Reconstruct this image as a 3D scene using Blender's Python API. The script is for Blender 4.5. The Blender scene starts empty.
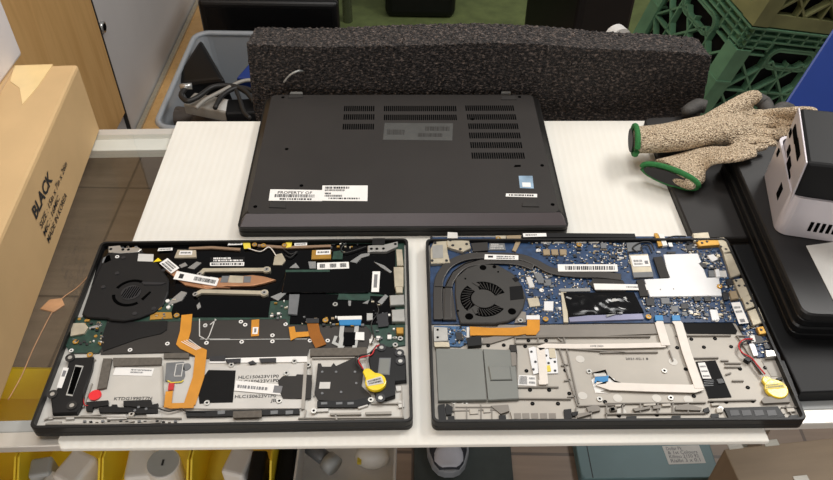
import bpy, bmesh, math, random
from mathutils import Vector, Matrix
R = math.radians
rnd = random.Random(7)
SC = bpy.context.scene
COL = SC.collection

# ------------------------------------------------------------------ camera
FPX, PITCH, ROLL, CAMH = 760.85, 0.7694, 0.01557, 0.588
def ray(x, y):
    X, Y = x - 416.5, y - 240.0
    c, s = math.cos(-ROLL), math.sin(-ROLL)
    X, Y = c*X - s*Y, s*X + c*Y
    X /= FPX; Y = -Y / FPX
    c, s = math.cos(PITCH), math.sin(PITCH)
    return Vector((X, c + s*Y, -s + c*Y))
def at(x, y, z):
    d = ray(x, y); t = (z - CAMH) / d.z
    return Vector((0, 0, CAMH)) + d*t
def aty(x, y, Y):
    d = ray(x, y); t = Y / d.y
    return Vector((0, 0, CAMH)) + d*t
def atx(x, y, X):
    d = ray(x, y); t = X / d.x
    return Vector((0, 0, CAMH)) + d*t
cam_d = bpy.data.cameras.new('camera'); cam = bpy.data.objects.new('camera', cam_d); COL.objects.link(cam)
cam_d.sensor_width = 36; cam_d.lens = 36*FPX/833; cam_d.clip_start = 0.02; cam_d.clip_end = 60
cam.location = (0, 0, CAMH)
cam.rotation_mode = 'QUATERNION'
cam.rotation_quaternion = (Matrix.Rotation(math.pi/2 - PITCH, 3, 'X') @ Matrix.Rotation(ROLL, 3, 'Z')).to_quaternion()
SC.camera = cam

# ------------------------------------------------------------------ materials
def lin(c):
    return tuple(((v/255)/12.92 if v/255 <= .04045 else ((v/255+.055)/1.055)**2.4) for v in c) + (1,)
def mat(name, col, rough=.6, metal=0, var=.12, vscale=40, bump=0, bscale=300, spec=None, stretch=None, coat=0):
    m = bpy.data.materials.new(name); m.use_nodes = True
    nt = m.node_tree; b = nt.nodes['Principled BSDF']
    b.inputs['Roughness'].default_value = rough; b.inputs['Metallic'].default_value = metal
    if spec is not None: b.inputs['Specular IOR Level'].default_value = spec
    if coat: b.inputs['Coat Weight'].default_value = coat; b.inputs['Coat Roughness'].default_value = .1
    tc = nt.nodes.new('ShaderNodeTexCoord'); mp = nt.nodes.new('ShaderNodeMapping')
    nt.links.new(tc.outputs['Object'], mp.inputs['Vector'])
    if stretch: mp.inputs['Scale'].default_value = stretch
    nz = nt.nodes.new('ShaderNodeTexNoise'); nz.inputs['Scale'].default_value = vscale; nz.inputs['Detail'].default_value = 4
    nt.links.new(mp.outputs['Vector'], nz.inputs['Vector'])
    cr = nt.nodes.new('ShaderNodeValToRGB')
    base = lin(col)
    cr.color_ramp.elements[0].position = .3; cr.color_ramp.elements[1].position = .7
    cr.color_ramp.elements[0].color = tuple(v*(1-var) for v in base[:3]) + (1,)
    cr.color_ramp.elements[1].color = tuple(min(1, v*(1+var)) for v in base[:3]) + (1,)
    nt.links.new(nz.outputs['Fac'], cr.inputs['Fac']); nt.links.new(cr.outputs['Color'], b.inputs['Base Color'])
    if bump:
        n2 = nt.nodes.new('ShaderNodeTexNoise'); n2.inputs['Scale'].default_value = bscale; n2.inputs['Detail'].default_value = 3
        nt.links.new(mp.outputs['Vector'], n2.inputs['Vector'])
        bp = nt.nodes.new('ShaderNodeBump'); bp.inputs['Strength'].default_value = bump; bp.inputs['Distance'].default_value = .002
        nt.links.new(n2.outputs['Fac'], bp.inputs['Height']); nt.links.new(bp.outputs['Normal'], b.inputs['Normal'])
    return m
M = {}
def mk(k, *a, **kw): M[k] = mat(k, *a, **kw)
mk('lid_black', (27, 26, 25), .42, spec=.3, var=.06, vscale=30, bump=.05, bscale=2500)
mk('cover_grey', (48, 45, 43), .5, spec=.3, var=.08, vscale=14, bump=.05, bscale=2500)
mk('chamfer', (62, 53, 54), .38, spec=.4, var=.06, vscale=30)
mk('black_plastic', (16, 16, 17), .42, spec=.3, var=.15, vscale=60)
mk('black_matte', (12, 12, 13), .7, spec=.2, var=.15, vscale=60)
mk('hole', (4, 4, 4), .9, var=.1, spec=.03)
mk('black_film', (5, 5, 6), .07, var=.2, vscale=25, bump=.08, bscale=45, spec=.35)
mk('crinkle_film', (10, 10, 12), .12, var=.2, vscale=25)
mk('dark_plate', (60, 57, 54), .42, metal=.35, spec=.35, var=.1, vscale=20)
mk('magnesium', (200, 196, 188), .5, metal=.12, var=.07, vscale=25, bump=.03, bscale=400)
mk('magnesium_dark', (158, 153, 145), .5, metal=.15, var=.09, vscale=30)
mk('mag_warm', (174, 168, 158), .48, metal=.15, var=.08, vscale=22, bump=.03, bscale=400)
mk('mag_deep', (128, 122, 114), .5, metal=.15, var=.1, vscale=30)
mk('slot_grey', (118, 120, 115), .45, metal=.2, var=.06, vscale=18)
mk('silver', (196, 194, 188), .32, metal=.75, var=.08, vscale=80)
mk('nickel', (196, 186, 164), .38, metal=.5, var=.12, vscale=90)
mk('gold', (196, 150, 70), .35, metal=.6, var=.12, vscale=90)
mk('copper', (190, 140, 104), .36, metal=.6, var=.1, vscale=60)
mk('kapton', (216, 148, 52), .24, metal=.15, var=.14, vscale=40, coat=.4)
mk('kapton_dark', (150, 92, 30), .25, metal=.1, var=.14, vscale=40)
mk('paper', (236, 234, 230), .6, var=.03, vscale=60)
mk('paper_dim', (205, 203, 198), .6, var=.05, vscale=60)
mk('ink', (30, 30, 32), .6, var=.1)
mk('ink_grey', (120, 120, 122), .6, var=.1)
mk('pcb_blue', (30, 58, 94), .42, var=.35, vscale=160)
mk('pcb_blue2', (56, 94, 134), .4, var=.3, vscale=200)
mk('pcb_green', (28, 60, 48), .4, var=.3, vscale=180)
mk('chip_black', (34, 34, 37), .4, var=.15, vscale=80)
mk('chip_grey', (108, 110, 112), .4, var=.12, vscale=90)
mk('chip_tan', (150, 132, 104), .45, var=.12)
mk('white_plastic', (234, 232, 226), .4, var=.03)
mk('cable_white', (226, 218, 208), .4, var=.05, vscale=80)
mk('ribbon_grey', (186, 186, 182), .35, metal=.3, var=.06)
mk('connector_blue', (42, 128, 186), .35, var=.08)
mk('yellow_tape', (246, 214, 32), .3, var=.06, vscale=120, bump=.15, bscale=260, coat=.4)
mk('yellow_tab', (226, 204, 70), .4, var=.1)
mk('red', (236, 40, 48), .35, var=.06)
mk('wire_red', (190, 36, 40), .4, var=.06)
mk('foam_strip', (98, 92, 84), .9, var=.15, vscale=300)
mk('brown_strip', (150, 124, 100), .4, metal=.3, var=.1)
mk('fan_black', (19, 18, 18), .5, spec=.3, var=.1, vscale=40)
mk('fan_grey', (58, 56, 53), .42, metal=.2, var=.07, vscale=40)
mk('pipe_dark', (62, 59, 56), .4, metal=.3, var=.06, vscale=40)
mk('shield_white', (226, 226, 226), .38, metal=.15, var=.03, vscale=60)
mk('lavender', (150, 150, 176), .3, metal=.3, var=.06)
mk('rubber', (50, 48, 46), .7, spec=.3, var=.08)
mk('grey_label', (80, 80, 78), .25, var=.08, vscale=60)
mk('holo', (168, 196, 220), .25, metal=.4, var=.25, vscale=60)
mk('touch_metal', (196, 193, 187), .42, metal=.2, var=.07, vscale=40)
mk('steel', (190, 190, 188), .25, metal=.7, var=.05)
# place materials
mk('alu', (214, 210, 202), .35, metal=.35, var=.04, vscale=20)
mk('cardboard', (204, 170, 122), .75, var=.07, vscale=12, bump=.05, bscale=200)
mk('cardboard_side', (196, 164, 124), .75, var=.05, vscale=12)
mk('tape', (236, 206, 150), .3, var=.06, vscale=30)
mk('white_card', (226, 220, 220), .6, var=.03, vscale=10)
mk('white_door', (206, 202, 200), .5, var=.03, vscale=6)
mk('green_floor', (96, 108, 62), .8, var=.2, vscale=18)
mk('glove_green', (40, 112, 56), .85, var=.2, vscale=400, bump=.5, bscale=900)
mk('glove_dip', (66, 63, 60), .7, var=.2, vscale=120, bump=.3, bscale=500)
mk('crate_green', (88, 128, 98), .5, var=.22, vscale=14)
mk('crate_olive', (126, 128, 84), .55, var=.25, vscale=10)
mk('blue_plastic', (24, 52, 124), .45, var=.06, vscale=10)
mk('silver_shell', (196, 190, 194), .36, metal=.3, var=.03, vscale=20)
mk('glossy_black', (14, 14, 15), .18, var=.2, vscale=8, spec=.25)
mk('mat_black', (13, 13, 14), .5, var=.15, vscale=10, spec=.25)
mk('slab_grey', (40, 38, 37), .5, spec=.3, var=.07, vscale=20)
mk('laptop_black', (15, 15, 16), .34, spec=.35, var=.12, vscale=20)
mk('yellow_bin', (250, 216, 50), .35, var=.08, vscale=14)
mk('charger_white', (226, 222, 216), .4, var=.03)
mk('charger_grey', (170, 172, 170), .4, var=.05)
mk('stack_top', (26, 25, 25), .42, spec=.4, var=.1, vscale=20)
mk('teal', (92, 120, 124), .45, var=.07, vscale=12)
mk('mat_grey', (58, 64, 62), .85, var=.1, vscale=40)
mk('shoe_dark', (40, 42, 50), .7, var=.12, vscale=80)
mk('shoe_sole', (140, 142, 146), .6, var=.06)
mk('shoe_toe', (186, 186, 194), .6, var=.05)
mk('brown_card', (146, 126, 102), .6, var=.1, vscale=9, stretch=(1, 6, 1))
mk('clear_tab', (200, 196, 184), .2, var=.05)
mk('cable_dark', (34, 33, 32), .5, var=.1)
mk('adapter_grey', (150, 146, 138), .45, var=.06)
mk('brown_round', (76, 66, 58), .6, var=.12)
mk('bin_panel', (118, 128, 140), .3, var=.06)
mk('copper_scrap', (186, 140, 100), .5, var=.2, vscale=60)

def pmat(name):
    m = bpy.data.materials.new(name); m.use_nodes = True
    return m, m.node_tree, m.node_tree.nodes['Principled BSDF']
def tex(nt, kind, scale=None, coord='Object', map_scale=None, rot=None):
    tc = nt.nodes.new('ShaderNodeTexCoord'); mp = nt.nodes.new('ShaderNodeMapping')
    nt.links.new(tc.outputs[coord], mp.inputs['Vector'])
    if map_scale: mp.inputs['Scale'].default_value = map_scale
    if rot: mp.inputs['Rotation'].default_value = rot
    t = nt.nodes.new('ShaderNodeTex' + kind)
    if scale is not None: t.inputs['Scale'].default_value = scale
    nt.links.new(mp.outputs['Vector'], t.inputs['Vector'])
    return t
def ramp(nt, src, stops):
    cr = nt.nodes.new('ShaderNodeValToRGB')
    e = cr.color_ramp.elements
    while len(e) < len(stops): e.new(.5)
    for i, (p, c) in enumerate(stops): e[i].position = p; e[i].color = lin(c)
    nt.links.new(src, cr.inputs['Fac']); return cr
def bumpn(nt, b, src, strength, dist):
    bp = nt.nodes.new('ShaderNodeBump'); bp.inputs['Strength'].default_value = strength; bp.inputs['Distance'].default_value = dist
    nt.links.new(src, bp.inputs['Height']); nt.links.new(bp.outputs['Normal'], b.inputs['Normal'])
# white fluted board
m, nt, b = pmat('fluted_white'); b.inputs['Roughness'].default_value = .5
w = tex(nt, 'Wave', 38); w.wave_profile = 'SIN'; w.bands_direction = 'X'
n = tex(nt, 'Noise', 9); n.inputs['Detail'].default_value = 5
cr = ramp(nt, n.outputs['Fac'], [(.3, (224, 220, 210)), (.7, (232, 229, 220))]); nt.links.new(cr.outputs['Color'], b.inputs['Base Color'])
bumpn(nt, b, w.outputs['Fac'], .2, .001); M['fluted_white'] = m
# wood
m, nt, b = pmat('wood'); b.inputs['Roughness'].default_value = .45
n = tex(nt, 'Noise', 5, map_scale=(6, 6, .5)); n.inputs['Detail'].default_value = 6; n.inputs['Distortion'].default_value = .6
cr = ramp(nt, n.outputs['Fac'], [(.3, (206, 160, 100)), (.55, (218, 174, 114)), (.75, (202, 156, 96))]); nt.links.new(cr.outputs['Color'], b.inputs['Base Color']); M['wood'] = m
# tile floor
m, nt, b = pmat('tile'); b.inputs['Roughness'].default_value = .4
br = tex(nt, 'Brick', 1.0); br.offset = 0; br.inputs['Brick Width'].default_value = .45; br.inputs['Row Height'].default_value = .45
br.inputs['Mortar Size'].default_value = .004; br.inputs['Color1'].default_value = lin((146, 126, 108)); br.inputs['Color2'].default_value = lin((136, 118, 102)); br.inputs['Mortar'].default_value = lin((98, 84, 74))
n = tex(nt, 'Noise', 6, map_scale=(1, 8, 1)); mx = nt.nodes.new('ShaderNodeMix'); mx.data_type = 'RGBA'; mx.blend_type = 'MULTIPLY'; mx.inputs['Factor'].default_value = .5
cr = ramp(nt, n.outputs['Fac'], [(.3, (200, 190, 180)), (.7, (255, 250, 245))])
nt.links.new(br.outputs['Color'], mx.inputs['A']); nt.links.new(cr.outputs['Color'], mx.inputs['B']); nt.links.new(mx.outputs['Result'], b.inputs['Base Color']); M['tile'] = m
# porous foam, its glints painted in as the palest ramp tone
m, nt, b = pmat('porous_foam'); b.inputs['Roughness'].default_value = .75
v = tex(nt, 'Voronoi', 420, map_scale=(.7, 1, 1)); n = tex(nt, 'Noise', 330, map_scale=(.6, 1, 1)); n.inputs['Detail'].default_value = 4
cr = ramp(nt, n.outputs['Fac'], [(.34, (20, 19, 20)), (.52, (50, 45, 43)), (.72, (126, 112, 104))]); nt.links.new(cr.outputs['Color'], b.inputs['Base Color'])
bumpn(nt, b, v.outputs['Distance'], 1.0, .004); M['porous_foam'] = m
# knit glove
m, nt, b = pmat('knit'); b.inputs['Roughness'].default_value = .9
v = tex(nt, 'Voronoi', 520); n = tex(nt, 'Noise', 520); n.inputs['Detail'].default_value = 3
cr = ramp(nt, n.outputs['Fac'], [(.34, (88, 74, 60)), (.44, (186, 164, 136)), (.68, (232, 214, 186))]); nt.links.new(cr.outputs['Color'], b.inputs['Base Color'])
bumpn(nt, b, v.outputs['Distance'], .9, .003); M['knit'] = m
# clear sheet glass / translucent plastic
def glassy(name, tint, refl, rough=.02):
    m = bpy.data.materials.new(name); m.use_nodes = True; nt = m.node_tree; nt.nodes.clear()
    out = nt.nodes.new('ShaderNodeOutputMaterial'); mx = nt.nodes.new('ShaderNodeMixShader')
    tr = nt.nodes.new('ShaderNodeBsdfTransparent'); tr.inputs['Color'].default_value = tint
    gl = nt.nodes.new('ShaderNodeBsdfGlossy'); gl.inputs['Roughness'].default_value = rough
    lw = nt.nodes.new('ShaderNodeLayerWeight'); lw.inputs['Blend'].default_value = .5; pw = nt.nodes.new('ShaderNodeMath'); pw.operation = 'POWER'; pw.inputs[1].default_value = 5; nt.links.new(lw.outputs['Facing'], pw.inputs[0]); fr = nt.nodes.new('ShaderNodeMath'); fr.operation = 'MULTIPLY_ADD'; fr.inputs[1].default_value = .94; fr.inputs[2].default_value = refl; nt.links.new(pw.outputs[0], fr.inputs[0])
    nt.links.new(fr.outputs[0], mx.inputs[0]); nt.links.new(tr.outputs[0], mx.inputs[1]); nt.links.new(gl.outputs[0], mx.inputs[2]); nt.links.new(mx.outputs[0], out.inputs[0])
    M[name] = m
glassy('glass', (.93, .95, .93, 1), .06)
m = bpy.data.materials.new('milky'); m.use_nodes = True; nt = m.node_tree; b = nt.nodes['Principled BSDF']
b.inputs['Base Color'].default_value = lin((172, 178, 184)); b.inputs['Roughness'].default_value = .35; b.inputs['Alpha'].default_value = .72
M['milky'] = m

# ------------------------------------------------------------------ mesh building
class MB:
    def __init__(s): s.v = []; s.f = []; s.mi = []; s.mats = []; s.sm = []
    def _m(s, k):
        if k not in s.mats: s.mats.append(k)
        return s.mats.index(k)
    def add(s, vs, fs, k, smooth=False):
        o = len(s.v); s.v += [tuple(v) for v in vs]; i = s._m(k)
        for f in fs: s.f.append([o+a for a in f]); s.mi.append(i); s.sm.append(smooth)
        return s
    def prism(s, poly, z0, z1, k, inset=0):
        p = [(q[0], q[1]) for q in poly]
        a = sum(p[i][0]*p[(i+1) % len(p)][1] - p[(i+1) % len(p)][0]*p[i][1] for i in range(len(p)))
        if a < 0: p = p[::-1]
        n = len(p)
        if inset:
            cx = sum(q[0] for q in p)/n; cy = sum(q[1] for q in p)/n
            t = []
            for q in p:
                d = math.hypot(q[0]-cx, q[1]-cy); kk = max(0, (d-inset*1.4)/d); t.append((cx+(q[0]-cx)*kk, cy+(q[1]-cy)*kk))
            zs = z1 - min(inset, (z1-z0)*.6)
            vs = [(x, y, z0) for x, y in p] + [(x, y, zs) for x, y in p] + [(x, y, z1) for x, y in t]
            fs = [list(range(n))[::-1], [2*n+i for i in range(n)]]
            for L in (0, n):
                fs += [[L+i, L+(i+1) % n, L+n+(i+1) % n, L+n+i] for i in range(n)]
        else:
            vs = [(x, y, z0) for x, y in p] + [(x, y, z1) for x, y in p]
            fs = [list(range(n))[::-1], [n+i for i in range(n)]] + [[i, (i+1) % n, n+(i+1) % n, n+i] for i in range(n)]
        return s.add(vs, fs, k)
    def box(s, cx, cy, cz, sx, sy, sz, k, rz=0, rot=None):
        vs = []
        for dz in (-1, 1):
            for dx, dy in ((-1, -1), (1, -1), (1, 1), (-1, 1)):
                v = Vector((dx*sx/2, dy*sy/2, dz*sz/2))
                if rz: v = Matrix.Rotation(rz, 3, 'Z') @ v
                if rot is not None: v = rot @ v
                vs.append((cx+v.x, cy+v.y, cz+v.z))
        return s.add(vs, [[3, 2, 1, 0], [4, 5, 6, 7], [0, 1, 5, 4], [1, 2, 6, 5], [2, 3, 7, 6], [3, 0, 4, 7]], k)
    def cyl(s, x, y, r, z0, z1, k, n=20, r2=None):
        r2 = r if r2 is None else r2
        vs = [(x+r*math.cos(2*math.pi*i/n), y+r*math.sin(2*math.pi*i/n), z0) for i in range(n)] + [(x+r2*math.cos(2*math.pi*i/n), y+r2*math.sin(2*math.pi*i/n), z1) for i in range(n)]
        return s.add(vs, [list(range(n))[::-1], [n+i for i in range(n)]] + [[i, (i+1) % n, n+(i+1) % n, n+i] for i in range(n)], k)
    def ring(s, x, y, r0, r1, z0, z1, k, n=24, a0=0, a1=None):
        full = a1 is None
        a1 = a0 + 2*math.pi if full else a1
        N = n if full else n+1
        vs = []
        for i in range(N):
            a = a0 + (a1-a0)*i/n; c, t = math.cos(a), math.sin(a)
            vs += [(x+r0*c, y+r0*t, z0), (x+r1*c, y+r1*t, z0), (x+r1*c, y+r1*t, z1), (x+r0*c, y+r0*t, z1)]
        fs = []
        for i in range(n):
            a = 4*i; b2 = 4*((i+1) % N)
            for j in range(4): fs.append([a+j, a+(j+1) % 4, b2+(j+1) % 4, b2+j])
        if not full: fs += [[0, 1, 2, 3], [4*n+3, 4*n+2, 4*n+1, 4*n]]
        return s.add(vs, fs, k)
    def tube(s, pts, r, k, n=8, smooth=True, radii=None, flat=1.0):
        pts = [Vector(p) for p in pts]; rings = []
        up = Vector((0, 0, 1))
        for i, p in enumerate(pts):
            t = (pts[min(i+1, len(pts)-1)] - pts[max(i-1, 0)]).normalized()
            a = t.cross(up)
            if a.length < 1e-3: a = t.cross(Vector((0, 1, 0)))
            a.normalize(); b2 = a.cross(t).normalized()
            rr = radii[i] if radii else r
            rings.append([p + a*rr*math.cos(2*math.pi*j/n) + b2*rr*flat*math.sin(2*math.pi*j/n) for j in range(n)])
        return s.loft(rings, k, smooth)
    def loft(s, rings, k, smooth=True, cap=True):
        n = len(rings[0]); vs = [v for r in rings for v in r]; fs = []
        for i in range(len(rings)-1):
            fs += [[i*n+j, i*n+(j+1) % n, (i+1)*n+(j+1) % n, (i+1)*n+j] for j in range(n)]
        if cap: fs += [list(range(n))[::-1], [(len(rings)-1)*n+j for j in range(n)]]
        return s.add(vs, fs, k, smooth)
    def ribbon(s, pts, w, z0, z1, k):
        p = [Vector((q[0], q[1])) for q in pts]; L = []; Rr = []
        for i in range(len(p)):
            d0 = (p[i]-p[i-1]).normalized() if i else None
            d1 = (p[i+1]-p[i]).normalized() if i < len(p)-1 else None
            if d0 is None: nn = Vector((-d1.y, d1.x))
            elif d1 is None: nn = Vector((-d0.y, d0.x))
            else:
                n0 = Vector((-d0.y, d0.x)); n1 = Vector((-d1.y, d1.x)); nn = (n0+n1)
                if nn.length < .2: nn = n0
                nn.normalize(); nn = nn/max(.4, nn.dot(n0))
            ww = w[i] if isinstance(w, (list, tuple)) else w
            L.append(p[i]+nn*ww/2); Rr.append(p[i]-nn*ww/2)
        n = len(p); vs = []
        for i in range(n):
            a0 = z0[i] if isinstance(z0, (list, tuple)) else z0; a1 = z1[i] if isinstance(z1, (list, tuple)) else z1
            vs += [(L[i].x, L[i].y, a0), (Rr[i].x, Rr[i].y, a0), (Rr[i].x, Rr[i].y, a1), (L[i].x, L[i].y, a1)]
        fs = [[0, 1, 2, 3], [4*n-1, 4*n-2, 4*n-3, 4*n-4]]
        for i in range(n-1): fs += [[4*i+j, 4*i+(j+1) % 4, 4*i+4+(j+1) % 4, 4*i+4+j] for j in range(4)]
        return s.add(vs, fs, k)
    def build(s, name, parent=None, bevel=0, segs=2, loc=None, rot=None, label=None, kind=None, subsurf=0, recalc=True):
        me = bpy.data.meshes.new(name); me.from_pydata(s.v, [], s.f)
        for k in s.mats: me.materials.append(M[k])
        for p, i, sm in zip(me.polygons, s.mi, s.sm): p.material_index = i; p.use_smooth = sm
        if recalc:
            bm = bmesh.new(); bm.from_mesh(me); bmesh.ops.recalc_face_normals(bm, faces=bm.faces); bm.to_mesh(me); bm.free()
        o = bpy.data.objects.new(name, me); COL.objects.link(o)
        if parent: o.parent = parent
        if loc: o.location = loc
        if rot: o.rotation_euler = rot
        if bevel:
            md = o.modifiers.new('bevel', 'BEVEL'); md.width = bevel; md.segments = segs; md.limit_method = 'ANGLE'; md.angle_limit = R(35)
        if subsurf:
            md = o.modifiers.new('subdivision', 'SUBSURF'); md.levels = md.render_levels = subsurf
        if label: o['label'] = label
        if kind: o['kind'] = kind
        return o
def tag(o, label=None, cat=None, group=None, kind=None):
    if label: o['label'] = label
    if cat: o['category'] = cat
    if group: o['group'] = group
    if kind: o['kind'] = kind
    return o
def empty(name, loc, label, cat, group=None, rz=0, rot=None):
    o = bpy.data.objects.new(name, None); COL.objects.link(o); o.location = loc
    o.rotation_euler = rot if rot else (0, 0, rz); o.empty_display_size = .05
    return tag(o, label, cat, group)
def inst(src, name, parent, loc, rz=0):
    o = bpy.data.objects.new(name, src.data if hasattr(src, 'data') else src); COL.objects.link(o); o.parent = parent; o.location = loc; o.rotation_euler.z = rz
    return o
def rrect(cx, cy, sx, sy, r, n=5):
    p = []
    for qx, qy, a in ((1, 1, 0), (-1, 1, 90), (-1, -1, 180), (1, -1, 270)):
        for i in range(n+1):
            t = R(a + 90*i/n); p.append((cx+qx*(sx/2-r)+r*math.cos(t), cy+qy*(sy/2-r)+r*math.sin(t)))
    return p
def crom(pts, n=6):
    pts = [Vector(p) for p in pts]; out = []
    for i in range(len(pts)-1):
        p0, p1, p2, p3 = pts[max(i-1, 0)], pts[i], pts[i+1], pts[min(i+2, len(pts)-1)]
        for j in range(n):
            t = j/n; out.append(.5*((2*p1)+(p2-p0)*t+(2*p0-5*p1+4*p2-p3)*t*t+(3*p1-p0-3*p2+p3)*t**3))
    out.append(pts[-1]); return out
_tc = {}
def text2d(s, off=.012):
    """flat faces of a line of lettering, height 1, starting at x=0"""
    if (s, off) in _tc: return _tc[(s, off)]
    cu = bpy.data.curves.new('lettering', 'FONT'); cu.body = s; cu.size = 1.0; cu.resolution_u = 2; cu.offset = off
    o = bpy.data.objects.new('lettering', cu); COL.objects.link(o)
    dg = bpy.context.evaluated_depsgraph_get(); me = o.evaluated_get(dg).to_mesh()
    vs = [(v.co.x, v.co.y) for v in me.vertices]; fs = [list(p.vertices) for p in me.polygons]
    bpy.data.objects.remove(o); bpy.data.curves.remove(cu)
    x0 = min(v[0] for v in vs); x1 = max(v[0] for v in vs)
    _tc[(s, off)] = ([(v[0]-x0, v[1]) for v in vs], fs, x1-x0); return _tc[(s, off)]
def put_text(mb, s, org, ux, uy, k, width=None, height=None, off=.012):
    """org = start of the baseline, ux/uy unit vectors (3D)"""
    vs, fs, w = text2d(s, off); org, ux, uy = Vector(org), Vector(ux), Vector(uy)
    sy = height/.72; sx = (width/w) if width else sy
    mb.add([org + ux*(x*sx) + uy*(y*sy) for x, y in vs], fs, k)

# ------------------------------------------------------------------ the room
FL = -.95
def struct(o): o['kind'] = 'structure'; return o
mb = MB(); mb.box(.3, 1.6, FL-.02, 4.2, 5.6, .04, 'tile'); struct(mb.build('floor'))
WX = -.95
seam = (atx(88, 0, WX).y + atx(133, 125, WX).y)/2
mb = MB(); mb.box(WX-.02, (-.9+1.82)/2, .525, .04, 2.72, 2.25, 'wood'); mb.box(WX-.02, (1.82+seam)/2, .405, .04, seam-1.82, 2.49, 'wood'); mb.box(WX-.004, seam-.004, .35, .012, .006, 2.6, 'ink'); struct(mb.build('wall_left'))
d1 = MB().box(WX-.025, seam+1.1, .35, .04, 2.2, 2.6, 'white_door').build('door_1'); struct(d1)
lp = atx(103, 27, WX)
lk = MB(); 
lk.tube([(WX-.006, lp.y, lp.z), (WX+.004, lp.y, lp.z)], .017, 'steel', n=20); lk.tube([(WX+.004, lp.y, lp.z), (WX+.006, lp.y, lp.z)], .011, 'hole', n=16); lk.build('lock', d1, label='round metal lock in the white panel')
tp = atx(170, 60, WX)
mb = MB(); mb.box(WX+.008, seam+1.1, FL+.008, .016, 2.2, .016, 'nickel'); struct(mb.build('trim_1'))
mb = MB(); mb.box(WX+.051, seam+1.1, FL+.003, .07, 2.2, .006, 'wood'); struct(mb.build('trim_2'))
mb = MB(); mb.box(.3, 4.4, .35, 4.2, .04, 2.6, 'white_door'); struct(mb.build('wall_back'))
# green flooring behind
mb = MB(); mb.box(.35, 3.45, FL+.004, 1.9, 1.7, .008, 'green_floor'); tag(mb.build('floor_mat'), 'worn olive green matting on the floor behind the foam block', 'mat')

# ------------------------------------------------------------------ counter
CZ = R(2.9)
ctr = empty('display_counter', (0, .3775, FL), 'glass topped display counter with silver rails and a shelf of yellow bins below', 'counter', rz=CZ)
gz = -.005 - FL   # top of the glass in counter coordinates
MB().box(0, .227, gz-.003, 1.5, .43, .006, 'glass').build('glass_top', ctr, bevel=.0008)
b = MB(); b.box(0, -.006, gz-.0052, 1.5, .015, .0095, 'alu'); b.box(0, .007, gz-.002, 1.5, .012, .0045, 'charger_grey'); b.build('front_rail', ctr, bevel=.001)
b = MB(); b.box(0, .444, gz-.0075, 1.5, .022, .014, 'alu'); b.box(0, .421, gz-.0066, 1.5, .024, .012, 'charger_white'); b.build('back_rail', ctr, bevel=.001)
for sx in (-.735, .735):
    for sy in (.01, .45): MB().box(sx, sy, (gz-.017)/2, .03, .03, gz-.017, 'alu').build('leg', ctr, bevel=.002)
MB().box(-.41, .17, .5, .62, .33, .008, 'white_card').build('shelf', ctr)
MB().box(.07, .60, gz-.30, .75, .30, .02, 'black_matte').build('back_ledge', ctr)
SHZ = FL+.504

# ------------------------------------------------------------------ white board
BP = [(-.318, .825), (.303, .843), (.303, .70), (.313, .360), (-.304, .342), (-.309, .35)]
o = MB().prism(BP, -.005, 0, 'fluted_white').build('corrugated_board', bevel=.0012)
tag(o, 'white corrugated plastic sheet lying on the glass counter under the laptops', 'board')

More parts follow.
